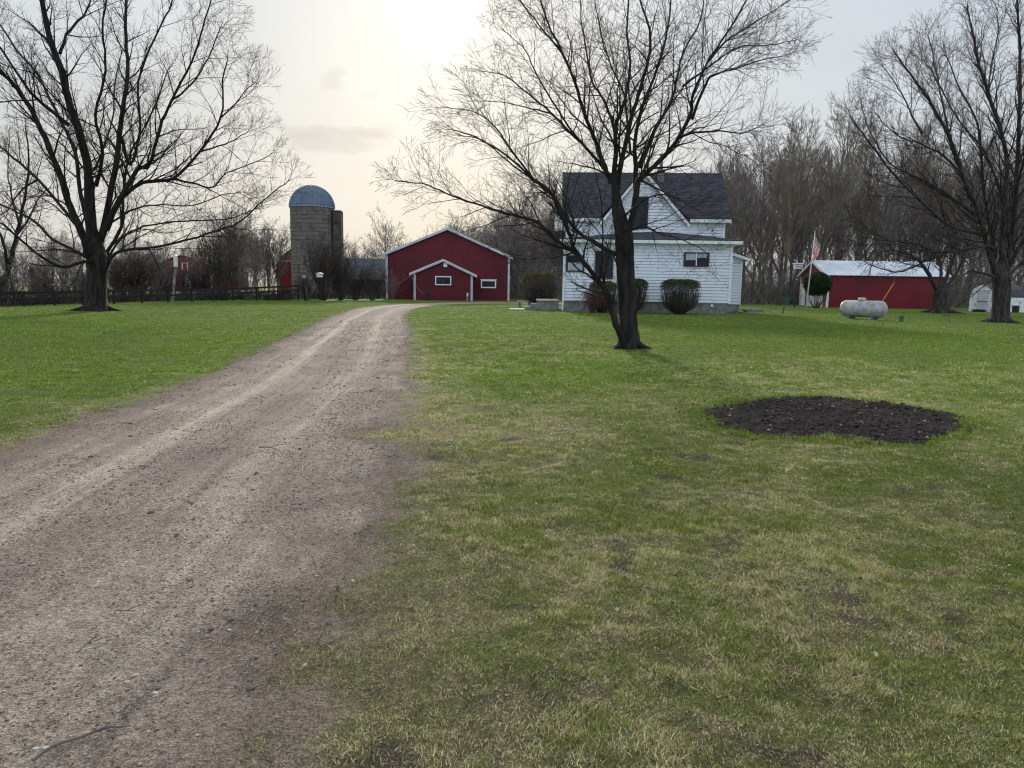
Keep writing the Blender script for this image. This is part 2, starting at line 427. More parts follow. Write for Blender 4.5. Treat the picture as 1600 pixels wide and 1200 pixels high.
    bg1 = N.new('ShaderNodeBackground'); L.new(sky.outputs[0], bg1.inputs[0]); bg1.inputs[1].default_value = 0.006
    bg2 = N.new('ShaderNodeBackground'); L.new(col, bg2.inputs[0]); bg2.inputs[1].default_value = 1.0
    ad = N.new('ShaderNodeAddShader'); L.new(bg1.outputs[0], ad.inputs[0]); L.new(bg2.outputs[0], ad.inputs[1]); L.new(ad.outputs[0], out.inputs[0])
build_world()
sl = bpy.data.lights.new('sun', 'SUN'); sl.energy = 3.3; sl.angle = math.radians(5.0); sl.color = (1.0, 0.93, 0.80)
so = bpy.data.objects.new('sun', sl); COL.objects.link(so)
so.rotation_euler = SUN_DIR.to_track_quat('Z', 'Y').to_euler(); so.location = (0, 0, 30)

# ------------------------------------------------------------------ ground layout
def poly_sd(px, py, poly):
    """signed distance to polygon, negative inside (numpy)"""
    P = np.array(poly, dtype=float); n = len(P)
    best = np.full(px.shape, 1e18); inside = np.zeros(px.shape, bool)
    for i in range(n):
        ax, ay = P[i]; bx, by = P[(i + 1) % n]
        ex, ey = bx - ax, by - ay
        wx, wy = px - ax, py - ay
        t = np.clip((wx * ex + wy * ey) / (ex * ex + ey * ey + 1e-12), 0, 1)
        best = np.minimum(best, (wx - ex * t) ** 2 + (wy - ey * t) ** 2)
        cond = ((ay > py) != (by > py)) & (px < (bx - ax) * (py - ay) / ((by - ay) if abs(by - ay) > 1e-9 else 1e-9) + ax)
        inside ^= cond
    d = np.sqrt(best)
    return np.where(inside, -d, d)

# driveway edges, left / right pairs along its length
DW = [((-4.1, -4), (-0.35, -4)), ((-4.15, 0), (-0.5, 0.5)), ((-4.2, 3), (-0.60, 2.4)), ((-4.37, 6.15), (-0.62, 4.2)), ((-4.57, 7.61), (-0.88, 5.7)),
      ((-4.7, 9.3), (-1.0, 7.3)), ((-4.85, 11.5), (-1.32, 10.4)), ((-5.5, 15.72), (-1.79, 13.3)), ((-6.4, 21.8), (-2.75, 20.4)), ((-7.51, 28.72), (-4.0, 28.0)),
      ((-8.5, 36.5), (-5.15, 35.5)), ((-9.37, 43.85), (-5.9, 43.5)), ((-9.2, 49.75), (-5.9, 49.5)), ((-8.3, 55.5), (-5.3, 54.0)), ((-6.4, 60.4), (-3.9, 57.6)),
      ((-2.94, 64.3), (-1.7, 60.8)), ((1.2, 66.2), (1.5, 62.6)), ((6, 67), (6, 63.2)), ((12, 67.2), (12, 63.5))]
def resample(P, m=12):
    P = [np.array(p, float) for p in P]; out = []
    for i in range(len(P) - 1):
        p0 = P[max(i - 1, 0)]; p1 = P[i]; p2 = P[i + 1]; p3 = P[min(i + 2, len(P) - 1)]
        for k in range(m):
            t = k / m
            out.append(0.5 * ((2 * p1) + (-p0 + p2) * t + (2 * p0 - 5 * p1 + 4 * p2 - p3) * t * t + (-p0 + 3 * p1 - 3 * p2 + p3) * t ** 3))
    out.append(P[-1]); return np.array(out)
DL = resample([a for a, b in DW], 4); DR = resample([b for a, b in DW], 4)
DPOLY = np.vstack([DL, DR[::-1]])
SOILPX = [(1092, 647), (1140, 632), (1180, 625), (1240, 621), (1300, 621), (1345, 625), (1390, 631), (1440, 639), (1490, 647), (1497, 660), (1480, 680), (1450, 688), (1420, 694), (1395, 692), (1370, 690), (1300, 686), (1200, 682), (1125, 668)]
SPOLY = [tuple(ground(a, b).xy) for a, b in SOILPX]

def edge_noise(x, y):
    d = np.sqrt(x * x + y * y)
    return (fbm(x * 0.9, y * 0.9, 11, 4) - 0.5) * 1.3 + (fbm(x * 5, y * 5, 12, 3) - 0.5) * 0.4
def drive_sd(x, y):
    s = poly_sd(x, y, DPOLY)
    near = sstep(30, 8, y)
    right = sstep(-3.2, -2.0, x + 0.04 * y)
    tongue = 0.75 * np.exp(-(((x + 1.35) / 0.55) ** 2 + ((y - 7.2) / 0.28) ** 2))
    return s + edge_noise(x, y) * (0.22 + 0.34 * near * right) + 0.10 * right * near + tongue
def soil_sd(x, y):
    return poly_sd(x, y, SPOLY) + (fbm(x * 3.2, y * 3.2, 21, 4) - 0.5) * 0.34 + (fbm(x * 14, y * 14, 24, 3) - .5) * .16
def bumps(x, y):
    d = np.sqrt(x * x + y * y)
    k = sstep(60, 12, d)
    return (fbm(x * 2.3, y * 2.3, 31, 3) - 0.5) * 0.05 * k + (fbm(x * 9, y * 9, 33, 3) - 0.5) * 0.022 * sstep(18, 5, d) + (fbm(x * .35, y * .35, 36, 2) - .5) * 0.10 * sstep(6, 14, d) * sstep(60, 35, d)
def lawn_z(x, y):
    z = bumps(x, y)
    s = drive_sd(x, y)
    z = z * sstep(-0.8, 0.8, s) - 0.035 * sstep(0.0, -0.5, s)
    q = soil_sd(x, y)
    z = z - 0.06 * sstep(0.0, -0.25, q)
    return z

C_SOIL = np.array([0.085, 0.066, 0.050]); C_GREEN = np.array([0.084, 0.126, 0.016]); C_GREEN2 = np.array([0.104, 0.172, 0.013])
C_STRAW = np.array([0.40, 0.345, 0.17]); C_THATCH = np.array([0.135, 0.115, 0.062])
def tone(x, y):
    """straw share, lushness, bareness of the lawn"""
    d = np.sqrt(x * x + y * y)
    n1 = fbm(x * 0.55, y * 0.55, 41, 4); n2 = fbm(x * 2.2, y * 2.2, 45, 4); n3 = fbm(x * 0.12, y * 0.12, 49, 3)
    straw = 0.46 * sstep(20, 4, d) + 0.14 + (n1 - 0.5) * 0.75 + (n2 - 0.5) * 0.8 + (fbm(x * 6, y * 6, 46, 3) - .5) * .7
    far = sstep(14, 30, y)
    straw = straw - 0.28 * far + (n3 - .5) * .5 * (1 - 0.4 * far)
    # greener belt beside the drive 9..14 m out, and on the left lawn
    straw -= 0.42 * np.exp(-(((x - 0.9) / 1.8) ** 2 + ((y - 12.5) / 3.2) ** 2))
    straw -= 0.42 * sstep(-4.3, -5.6, x)
    straw -= 0.42 * np.exp(-(((x - 15) / 8.0) ** 2 + ((y - 21) / 4.0) ** 2))
    straw -= 0.12 * np.exp(-(((x - 3.6) / 2.2) ** 2 + ((y - 6.2) / 0.7) ** 2))
    straw += 0.28 * sstep(1.3, 0.0, drive_sd(x, y)) * sstep(-2.6, -1.6, x + 0.07 * y)
    # pale patches near the tree
    straw += 0.20 * np.exp(-(((x - 0.5) / 2.6) ** 2 + ((y - 20.5) / 3.0) ** 2)) + 0.10 * np.exp(-(((x - 6) / 4.5) ** 2 + ((y - 15) / 2.2) ** 2)) + 0.3 * np.exp(-(((x + 9) / 5) ** 2 + ((y - 40) / 3) ** 2))
    bare = 0.8 * sstep(0.66, 0.80, fbm(x * 3.1, y * 3.1, 53, 4)) * sstep(22, 6, d)
    return np.clip(straw, 0.02, 0.95), np.clip(n1 * 1.4 - 0.3, 0, 1), bare

def fast_mesh(name, verts, faces_flat, nper, mat, col=None, smooth=False):
    me = bpy.data.meshes.new(name)
    nv = len(verts); nf = len(faces_flat) // nper
    me.vertices.add(nv); me.vertices.foreach_set('co', verts.astype(np.float32).ravel())
    me.loops.add(nf * nper); me.loops.foreach_set('vertex_index', faces_flat.astype(np.int32))
    me.polygons.add(nf); me.polygons.foreach_set('loop_start', np.arange(0, nf * nper, nper, dtype=np.int32))
    me.polygons.foreach_set('loop_total', np.full(nf, nper, dtype=np.int32))
    if smooth: me.polygons.foreach_set('use_smooth', np.ones(nf, dtype=bool))
    if col is not None:
        a = me.color_attributes.new('col', 'FLOAT_COLOR', 'POINT')
        c4 = np.ones((nv, 4), np.float32); c4[:, :3] = col; a.data.foreach_set('color', c4.ravel())
    me.materials.append(mat); me.update(calc_edges=True); me.validate()
    o = bpy.data.objects.new(name, me); COL.objects.link(o)
    return o

def grid_faces(nr, nc):
    i = np.arange(nr - 1)[:, None] * nc + np.arange(nc - 1)[None, :]
    return np.stack([i, i + 1, i + nc + 1, i + nc], axis=-1).reshape(-1)

_yl = DL[:, 1]; _yr = DR[:, 1]; _ml = DL[:, 1] < 49; _mr = DR[:, 1] < 49
def drive_t(x, y):
    xl = np.interp(y, DL[_ml][:, 1], DL[_ml][:, 0]); xr = np.interp(y, DR[_mr][:, 1], DR[_mr][:, 0])
    return (x - xl) / (xr - xl)
def drive_track(x, y, tt):
    wob = (fbm(x * .5, y * .12, 71, 3) - .5) * 0.10
    def band(c0, wd): return np.exp(-(((tt + wob - c0) / wd) ** 2))
    far = sstep(9, 22, y)
    tr = band(0.32, 0.05) * 1.1 + band(0.20, .04) * .25 + band(0.69, 0.06) * (0.5 + .25 * far) + band(0.94, 0.035) * 0.5
    return np.clip(tr * (0.35 + 1.0 * fbm(x * 1.6, y * .6, 73, 4)), 0, 1)
def drive_z(x, y, sd, track):
    z = 0.004 + bumps(x, y) * .25 + (fbm(x * 6, y * 6, 75, 4) - .5) * .022 * (1 - .7 * track) * sstep(30, 8, y) - 0.016 * track
    z = z + (fbm(x * 22, y * 22, 79, 3) - .5) * .012 * (1 - .8 * track) * sstep(12, 5, y)
    z = z + (fbm(x * 1.4, y * .5, 76, 3) - .5) * 0.02
    return z - 0.05 * sstep(-0.15, 0.35, sd)
C_DIRT = np.array([0.195, 0.15, 0.118])
def dirt_col(x, y): return C_DIRT[None] * (0.62 + .76 * fbm(x * 4, y * 4, 64, 4))[:, None]

def build_ground():
    # wide field to the horizon
    B = MB(); B.box(-3500, 3500, -60, 4500, -1.0, -0.14)
    m = nmat('field_straw', (0.13, 0.125, 0.052), (0.27, 0.215, 0.13), 0.05, 0.95, detail=10)
    tag(B.build('field', m), kind='structure')
    # lawn: polar sheet, finest near the viewer
    rr = np.concatenate([np.linspace(0.3, 1.7, 6), 1.8 * np.exp(np.arange(0, 430) * 0.0093)])
    rr = rr[rr < 96]
    th = np.concatenate([np.linspace(-PI, -1.05, 30), np.linspace(-1.04, 1.04, 620), np.linspace(1.05, PI, 30)])
    R, T = np.meshgrid(rr, th, indexing='ij')
    x = (R * np.sin(T)).ravel(); y = (R * np.cos(T)).ravel()
    z = lawn_z(x, y)
    # the rim of the disc: the lawn ends at the fence and under the woods
    s, lush, bare = tone(x, y)
    sd = drive_sd(x, y)
    grass = C_GREEN * (1 - lush[:, None]) + C_GREEN2 * lush[:, None]
    d = np.sqrt(x * x + y * y)
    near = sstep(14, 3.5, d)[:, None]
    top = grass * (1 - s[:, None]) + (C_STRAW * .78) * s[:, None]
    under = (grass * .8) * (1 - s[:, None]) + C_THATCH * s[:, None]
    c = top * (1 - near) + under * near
    c = c * (1 - bare[:, None]) + C_SOIL * .75 * bare[:, None]
    e = sstep(0.25, -0.08, sd + (fbm(x * 7, y * 7, 61, 3) - .5) * .6)[:, None]
    c = c * (1 - e) + dirt_col(x, y) * e
    q = sstep(0.12, -0.05, soil_sd(x, y))[:, None]
    c = c * (1 - q) + np.array([0.02, 0.016, 0.016]) * q
    c = c * (1 + (0.86 + 0.28 * fbm(x * .9, y * .25, 63, 3) - 1)[:, None] * (1 - e))
    mt_ = vcol_mat('lawn_turf', 0.95, [(2.2, 0.88, 1.12, 6), (24, 0.62, 1.38, 5), (85, 0.42, 1.62, 4), (230, .5, 1.5, 2)], 0.03, 90)
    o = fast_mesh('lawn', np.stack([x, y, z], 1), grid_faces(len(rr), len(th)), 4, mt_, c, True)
    tag(o, kind='structure')
    # driveway
    Lf = resample([a for a, b in DW], 60); Rf = resample([b for a, b in DW], 60)
    # denser rows close to the viewer
    nL = len(Lf); keep = [0]; last = Lf[0]
    for i in range(1, nL):
        mid = (Lf[i] + Rf[i]) / 2; pm = (Lf[keep[-1]] + Rf[keep[-1]]) / 2
        if np.linalg.norm(mid - pm) > 0.018 + 0.010 * max(0, mid[1] - 2): keep.append(i)
    Lf = Lf[keep]; Rf = Rf[keep]
    nc = 260; t = np.linspace(-0.22, 1.22, nc)
    P = Lf[:, None, :] * (1 - t)[None, :, None] + Rf[:, None, :] * t[None, :, None]
    x = P[..., 0].ravel(); y = P[..., 1].ravel(); tt = np.tile(t, len(Lf))
    sd = drive_sd(x, y)
    ty = drive_t(x, y); wq = sstep(40, 47, y); tt = ty * (1 - wq) + tt * wq
    track = drive_track(x, y, tt); z = drive_z(x, y, sd, track)
    gravel_c = np.array([0.325, 0.256, 0.208]); sand = np.array([0.47, 0.395, 0.31]); dark = np.array([0.17, 0.138, 0.117])
    g = sstep(.3, .75, fbm(x * 1.3, y * .8, 77, 4))[:, None]
    c = gravel_c * (1 - g) + (gravel_c * .62 + dark * .38) * g
    c = c * (1 - track[:, None]) + sand * track[:, None]
    c = c * (1 + (fbm(tt * 46 + 3, y * .35, 88, 3) - .5) * .55 + (fbm(tt * 140, y * 1.2, 89, 2) - .5) * .22)[:, None]
    ed = sstep(-0.5, -0.05, sd + (fbm(x * 3, y * 3, 78, 3) - .5) * .5 * sstep(-.05, -.3, sd))[:, None]
    c = c * (1 - ed) + dirt_col(x, y) * ed
    mg = vcol_mat('gravel', 0.95, [(1.7, .88, 1.12, 6), (14, 0.82, 1.18, 6), (55, 0.55, 1.45, 5), (170, .5, 1.5, 2)], 0.03, 95)
    o = fast_mesh('driveway', np.stack([x, y, z], 1), grid_faces(len(Lf), nc), 4, mg, c, True)
    tag(o, kind='structure')
    # dug earth bed
    S = np.array(SPOLY); c0 = S.mean(0)
    x0, y0 = S.min(0) - .5; x1, y1 = S.max(0) + .5
    nx, ny = 300, 300
    X, Y = np.meshgrid(np.linspace(x0, x1, nx), np.linspace(y0, y1, ny)); x = X.ravel(); y = Y.ravel()
    q = soil_sd(x, y)
    cl = fbm(x * 7, y * 7, 81, 4); cl2 = np.abs(fbm(x * 22, y * 22, 83, 3) - .5)
    z = -0.005 + (cl - .4) * 0.13 * sstep(0.05, -.25, q) + cl2 * .06 - 0.12 * sstep(-0.06, 0.2, q)
    c = np.tile(np.array([0.034, 0.027, 0.024]), (len(x), 1)) * (0.6 + 1.1 * fbm(x * 9, y * 9, 85, 3))[:, None]
    ms = vcol_mat('black_earth', 1.0, [(40, 0.6, 1.5, 6), (200, .7, 1.5, 3)], 0.03, 60)
    o = fast_mesh('soil_bed', np.stack([x, y, z], 1), grid_faces(ny, nx), 4, ms, c, True)
    tag(o, kind='structure')

def scatter_polar(n, r0, rk, r1, power, half, rs):
    """n samples; uniform density below rk, falling as r^-power beyond"""
    rr = np.linspace(r0, r1, 4000)
    dens = np.where(rr < rk, 1.0, (rk / rr) ** power) * rr
    cdf = np.cumsum(dens); cdf /= cdf[-1]
    r = np.interp(rs.random(n), cdf, rr); t = (rs.random(n) * 2 - 1) * half
    return r * np.sin(t), r * np.cos(t), r

def build_grass():
    rs = np.random.default_rng(5)
    n = 2900000
    x, y, r = scatter_polar(n, 1.7, 4.5, 62, 2.25, 0.80, rs)
    # clump the blades
    s, lush, bare = tone(x, y)
    sd = drive_sd(x, y); q = soil_sd(x, y)
    rightside = sstep(-3.5, -2.5, x + 0.03 * y)
    p = sstep(-0.35, 0.10 + 0.50 * rightside * sstep(16, 6, y), sd) * 0.97
    p = np.where(sd > 0, np.maximum(p, 0.35), p)
    p = p + 0.02 * (sd > -1.0) * (fbm(x * 4, y * 4, 93, 2) > .62)
    p *= 1 - 0.93 * bare
    cl = fbm(x * 13, y * 13, 91, 2)
    p *= np.where(r < 12, 0.50 + .75 * sstep(.35, .6, cl), 1)
    p *= 0.025 + 0.06 * (fbm(x * 5, y * 5, 95, 2) > .58) + .93 * sstep(-.22, .10, q)
    # nothing inside the house footprint area
    p *= ~((x > 2.8) & (x < 13.2) & (y > 43.4) & (y < 54))
    k = rs.random(n) < p
    x, y, r, s, lush, sd, q, cl = (a[k] for a in (x, y, r, s, lush, sd, q, cl)); n = len(x)
    dead = rs.random(n) < np.clip(s * 0.95 + .05 + (cl - .5) * 1.2, .03, .97)
    rim = np.exp(-((q - 0.10) / 0.14) ** 2)
    dead &= ~(rs.random(n) < rim * .8)
    h = (0.010 + 0.022 * rs.random(n)) * (0.8 + 0.5 * lush) * np.where(dead, 0.9, 1.05) * (1 + .8 * rim)
    h *= np.where(rs.random(n) < .04, 1.6, 1) * (0.7 + .7 * sstep(.42, .68, fbm(x * 4.5, y * 4.5, 99, 2)))
    h *= sstep(-.3, .7, sd) * .5 + .5
    wd = 0.00125 * (0.7 + .8 * rs.random(n)) * np.maximum(1, r / 4.2)
    tilt = np.where(dead, 0.6 + .95 * rs.random(n), 0.2 + .95 * rs.random(n))
    az = rs.random(n) * 2 * PI
    # common comb direction per patch
    az = np.where(rs.random(n) < .25, fbm(x * 1.1, y * 1.1, 97, 2) * 4 * PI + rs.normal(0, .6, n), az)
    fa = rs.random(n) * PI
    z = np.maximum(lawn_z(x, y), np.where(sd < 0.1, -.02, -1)) - 0.003
    hor = np.sin(tilt) * h; ver = np.cos(tilt) * h
    bx = np.cos(fa) * wd; by = np.sin(fa) * wd
    V = np.empty((n, 5, 3))
    V[:, 0] = np.stack([x - bx, y - by, z], 1); V[:, 1] = np.stack([x + bx, y + by, z], 1)
    mx = x + np.cos(az) * hor * .38; my = y + np.sin(az) * hor * .38; mz = z + ver * .62
    V[:, 2] = np.stack([mx + bx * .8, my + by * .8, mz], 1); V[:, 3] = np.stack([mx - bx * .8, my - by * .8, mz], 1)
    V[:, 4] = np.stack([x + np.cos(az) * hor, y + np.sin(az) * hor, z + ver * .95 + .001], 1)
    base = np.arange(n)[:, None] * 5
    Fc = (base + np.array([0, 1, 2, 0, 2, 3, 3, 2, 4])[None, :]).ravel()
    g = C_GREEN * 2.0 * (1 - lush[:, None]) + C_GREEN2 * 1.75 * lush[:, None]
    g = g * (1 + sstep(12, 4, r)[:, None] * np.array([.30, 0.04, .35]))
    g = g * (0.6 + .8 * rs.random((n, 1))) * (1 + 0.10 * rs.normal(0, 1, (n, 3)))
    dd = C_STRAW * 2.15 * (0.35 + 1.05 * rs.random((n, 1)) ** 1.3) * (1 + 0.05 * rs.normal(0, 1, (n, 3)))
    dark = rs.random(n) < .22
    c = np.where(dead[:, None], dd, g) * np.where(dark, .45, 1)[:, None]
    c = c.clip(.005, .8)
    c = c * (1 - 0.40 * sstep(0.35, -.25, sd))[:, None]
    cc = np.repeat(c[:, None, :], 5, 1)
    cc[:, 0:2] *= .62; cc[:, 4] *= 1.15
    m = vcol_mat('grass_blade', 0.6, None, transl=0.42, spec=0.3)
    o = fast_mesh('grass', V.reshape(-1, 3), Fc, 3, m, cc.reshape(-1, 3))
    tag(o, 'short patchy spring grass, green mixed with dead straw blades', 'grass', kind='stuff')

def build_gravel():
    rs = np.random.default_rng(9)
    n = 560000
    x, y, r = scatter_polar(n, 1.7, 3.6, 30, 2.3, 0.80, rs)
    sd = drive_sd(x, y)
    cl = fbm(x * 2.5, y * 1.2, 101, 3)
    k = (sd < 0.25) & (rs.random(n) < np.clip(.15 + 2.2 * (cl - .35), .05, 1) * sstep(.25, -.2, sd))
    k &= (rs.random(n) > .75 * drive_track(x, y, drive_t(x, y)))
    x, y, r, sd = x[k], y[k], r[k], sd[k]; n = len(x)
    size = 0.0018 + 0.0052 * rs.random(n) ** 4
    size = np.where(rs.random(n) < .0015, .009 + .006 * rs.random(n), size) * np.maximum(1, r / 4) ** .7
    # low octahedron-like stones
    U = np.array([[1, 0, 0], [.3, .9, 0], [-.8, .6, 0], [-.9, -.5, 0], [.1, -1, 0], [.75, -.7, 0], [.1, .05, .62], [0, 0, -.4]])
    Fc = []
    for i in range(6): Fc += [i, (i + 1) % 6, 6, (i + 1) % 6, i, 7]
    Fc = np.array(Fc)
    ang = rs.random(n) * 2 * PI; ca, sa = np.cos(ang), np.sin(ang)
    sx = size * (0.8 + .6 * rs.random(n)); sy = size * (.7 + .5 * rs.random(n)); sz = size * (.7 + .6 * rs.random(n))
    W = U[None] * (1 + .22 * rs.normal(0, 1, (n, 8, 3)))
    X = W[..., 0] * sx[:, None]; Y = W[..., 1] * sy[:, None]; Z = W[..., 2] * sz[:, None]
    tk = drive_track(x, y, drive_t(x, y)); zz = drive_z(x, y, sd, tk) - .001
    V = np.stack([x[:, None] + X * ca[:, None] - Y * sa[:, None], y[:, None] + X * sa[:, None] + Y * ca[:, None], zz[:, None] + Z + size[:, None] * .25], -1)
    FF = (np.arange(n)[:, None] * 8 + Fc[None]).ravel()
    b = rs.random(n)
    c = np.array([0.37, 0.295, 0.24]) * (0.35 + 1.0 * b[:, None])
    c = np.where((rs.random(n) < .05)[:, None], np.array([0.52, 0.47, 0.40]), c)
    c = np.where((rs.random(n) < .10)[:, None], np.array([0.24, 0.15, 0.11]), c)
    c = np.where((rs.random(n) < .22)[:, None], np.array([0.12, 0.095, 0.08]), c)
    cc = np.repeat(c[:, None, :], 8, 1).reshape(-1, 3)
    m = vcol_mat('pebble', 0.85, None, spec=.3)
    o = fast_mesh('gravel', V.reshape(-1, 3), FF, 3, m, cc)
    tag(o, 'loose gravel and pebbles scattered over the dirt driveway', 'gravel', kind='stuff')

def build_litter():
    """short straw and bark bits lying on the drive edge"""
    rs = np.random.default_rng(19)
    n = 160000
    x, y, r = scatter_polar(n, 1.7, 4, 22, 2.2, 0.80, rs)
    sd = drive_sd(x, y)
    k = (sd < .6) & (rs.random(n) < .12 + .8 * sstep(-1.4, -.1, sd) * (fbm(x * 3, y * 3, 111, 3) > .47))
    x, y, r, sd = x[k], y[k], r[k], sd[k]; n = len(x)
    ln = .008 + .03 * rs.random(n) ** 2; a = rs.random(n) * 2 * PI; wd = .0012 * np.maximum(1, r / 4)
    z = drive_z(x, y, sd, drive_track(x, y, drive_t(x, y))) + .003
    z = np.maximum(z, lawn_z(x, y) + .004)
    dx, dy = np.cos(a) * ln, np.sin(a) * ln; wx, wy = -np.sin(a) * wd, np.cos(a) * wd
    V = np.stack([np.stack([x - wx, y - wy, z], 1), np.stack([x + wx, y + wy, z + .002], 1), np.stack([x + dx, y + dy, z + .004 + .008 * rs.random(n)], 1)], 1)
    c = np.where((rs.random(n) < .5)[:, None], np.array([0.34, 0.27, 0.16]), np.array([0.12, 0.085, 0.055])) * (.6 + .7 * rs.random((n, 1)))
    m = vcol_mat('dry_litter', 0.8)
    o = fast_mesh('dry_grass_litter', V.reshape(-1, 3), np.arange(n * 3), 3, m, np.repeat(c, 3, 0))
    tag(o, 'dry straw bits strewn along the edge of the driveway', 'litter', kind='stuff')

def build_leaves():
    """last year's leaves and bits of bark on the turf"""
    rs = np.random.default_rng(23); n = 2600
    x, y, r = scatter_polar(n, 1.8, 5, 26, 2.0, 0.80, rs)
    k = (drive_sd(x, y) > -.6) & (soil_sd(x, y) > -.1); x, y, r = x[k], y[k], r[k]; n = len(x)
    z = lawn_z(x, y) + .012 + .012 * rs.random(n); s = (.006 + .010 * rs.random(n) ** 2)
    a = rs.random(n) * 6.28; U = np.array([[-1, 0], [-.2, .55], [1, 0], [-.1, -.6]])
    V = np.stack([np.stack([x + s * (u * np.cos(a) - v * np.sin(a)), y + s * (u * np.sin(a) + v * np.cos(a)), z + s * .5 * rs.normal(0, 1, n)], 1) for u, v in U], 1)
    c = np.array([0.20, 0.115, 0.06])[None] * (.4 + 1.1 * rs.random((n, 1))); c = np.where((rs.random(n) < .12)[:, None], np.array([.42, .37, .28]), c)
    F4 = (np.arange(n)[:, None] * 4 + np.arange(4)[None]).ravel()
    o = fast_mesh('dead_leaves', V.reshape(-1, 3), F4, 4, vcol_mat('dead_leaf', .8), np.repeat(c, 4, 0))
    tag(o, 'small brown dead leaves scattered through the grass', 'leaves', kind='stuff')

build_ground(); build_grass(); build_gravel(); build_litter(); build_leaves()
def build_clods():
    """crumbs of earth over and around the dug bed"""
    rs = np.random.default_rng(29); n = 9000
    S = np.array(SPOLY); a, b = S.min(0) - .5, S.max(0) + .5
    x = a[0] + (b[0] - a[0]) * rs.random(n); y = a[1] + (b[1] - a[1]) * rs.random(n); q = soil_sd(x, y)
    k = (q < 0) | (rs.random(n) < .5 * np.exp(-q / .12)); x, y, q = x[k], y[k], q[k]; n = len(x)
    size = .006 + .022 * rs.random(n) ** 3
    z = np.where(q < -.02, (fbm(x * 7, y * 7, 81, 4) - .4) * 0.13 * sstep(0.05, -.25, q) + .008, lawn_z(x, y) + .004)
    U = np.array([[1, 0, 0], [.3, .9, 0], [-.8, .6, 0], [-.9, -.5, 0], [.1, -1, 0], [.75, -.7, 0], [.1, .05, .7], [0, 0, -.4]])
    Fc = []
    for i in range(6): Fc += [i, (i + 1) % 6, 6, (i + 1) % 6, i, 7]
    W = U[None] * (1 + .25 * rs.normal(0, 1, (n, 8, 3))) * size[:, None, None]
    V = W + np.stack([x, y, z], 1)[:, None, :]
    c = np.array([0.05, 0.038, 0.031])[None] * (.4 + 1.3 * rs.random((n, 1))); c = np.where((rs.random(n) < .04)[:, None], np.array([.30, .25, .16]), c)
    o = fast_mesh('earth_clods', V.reshape(-1, 3), (np.arange(n)[:, None] * 8 + np.array(Fc)[None]).ravel(), 3, vcol_mat('earth_clod', .95), np.repeat(c, 8, 0))
    tag(o, 'loose crumbs of dark earth on and around the dug bed', 'soil', kind='stuff')
build_clods()

# ------------------------------------------------------------------ trees
def rvec(R): 
    return Vector((R.gauss(0, 1), R.gauss(0, 1), R.gauss(0, 1)))

def grow(B, p, d, L, r, lev, P, R):
    """recursive branch; P: dict of per-level lists"""
    seg = P['seg'][lev]; n = max(2, int(L / seg)); pts = [p.copy()]; rad = [r]
    q = p.copy(); dd = d.normalized(); wob = P['wob'][lev]; up = P['up'][lev]
    rt = max(r * P['taper'], P['rmin'])
    for i in range(n):
        dd = dd + rvec(R) * wob; dd.z += up; dd.normalize()
        q = q + dd * (L / n); pts.append(q.copy()); rad.append(r + (rt - r) * (i + 1) / n)
    B.tube(pts, rad, P['sides'][lev], cap=False)
    if lev + 1 < len(P['seg']): spawn(B, pts, rad, L, lev, P, R, P['t0'][lev])

def spawn(B, pts, rad, L, lev, P, R, t0=0.2, count=None, scale=1.0):
    n = count if count is not None else max(1, int(P['num'][lev] * L + R.random()))
    k = len(pts) - 1
    az = R.random() * 6.28
    for j in range(n):
        t = t0 + (1 - t0) * ((j + R.random()) / n)
        f = t * k; i = min(int(f), k - 1); u = f - i
        p = pts[i].lerp(pts[i + 1], u); rr = rad[i] + (rad[i + 1] - rad[i]) * u
        ax = (pts[i + 1] - pts[i]).normalized()
        az += 2.4 + R.gauss(0, .5)
        ref = Vector((0, 0, 1)) if abs(ax.z) < .8 else Vector((1, 0, 0))
        e1 = ax.cross(ref).normalized(); e2 = ax.cross(e1)
        a = math.radians(P['ang'][lev] + R.gauss(0, 9))
        d = ax * math.cos(a) + (e1 * math.cos(az) + e2 * math.sin(az)) * math.sin(a)
        d.z += P['lift'][lev]; d.normalize()
        Lc = P['len'][lev] * (0.55 + .75 * R.random()) * (1 - P['fall'][lev] * t) * scale
        rc = max(min(rr * P['rr'][lev], P['rcap'][lev]), P['rmin'])
        grow(B, p, d, Lc, rc, lev + 1, P, R)
    # leader twigs at the tip
    if lev + 1 < len(P['seg']):
        ax = (pts[-1] - pts[-2]).normalized()
        for j in range(2):
            grow(B, pts[-1], (ax + rvec(R) * .25), P['len'][lev] * (.45 if lev else .14) * scale, max(rad[-1] * .9, P['rmin']), lev + 1, P, R)

def smooth_path(pts, m=4):
    out = []; rr = []
    for i in range(len(pts) - 1):
        p0 = pts[max(i - 1, 0)]; p1 = pts[i]; p2 = pts[i + 1]; p3 = pts[min(i + 2, len(pts) - 1)]
        for k in range(m):
            t = k / m
            out.append(0.5 * ((2 * p1) + (-p0 + p2) * t + (2 * p0 - 5 * p1 + 4 * p2 - p3) * t * t + (-p0 + 3 * p1 - 3 * p2 + p3) * t ** 3))
    out.append(pts[-1].copy()); return out

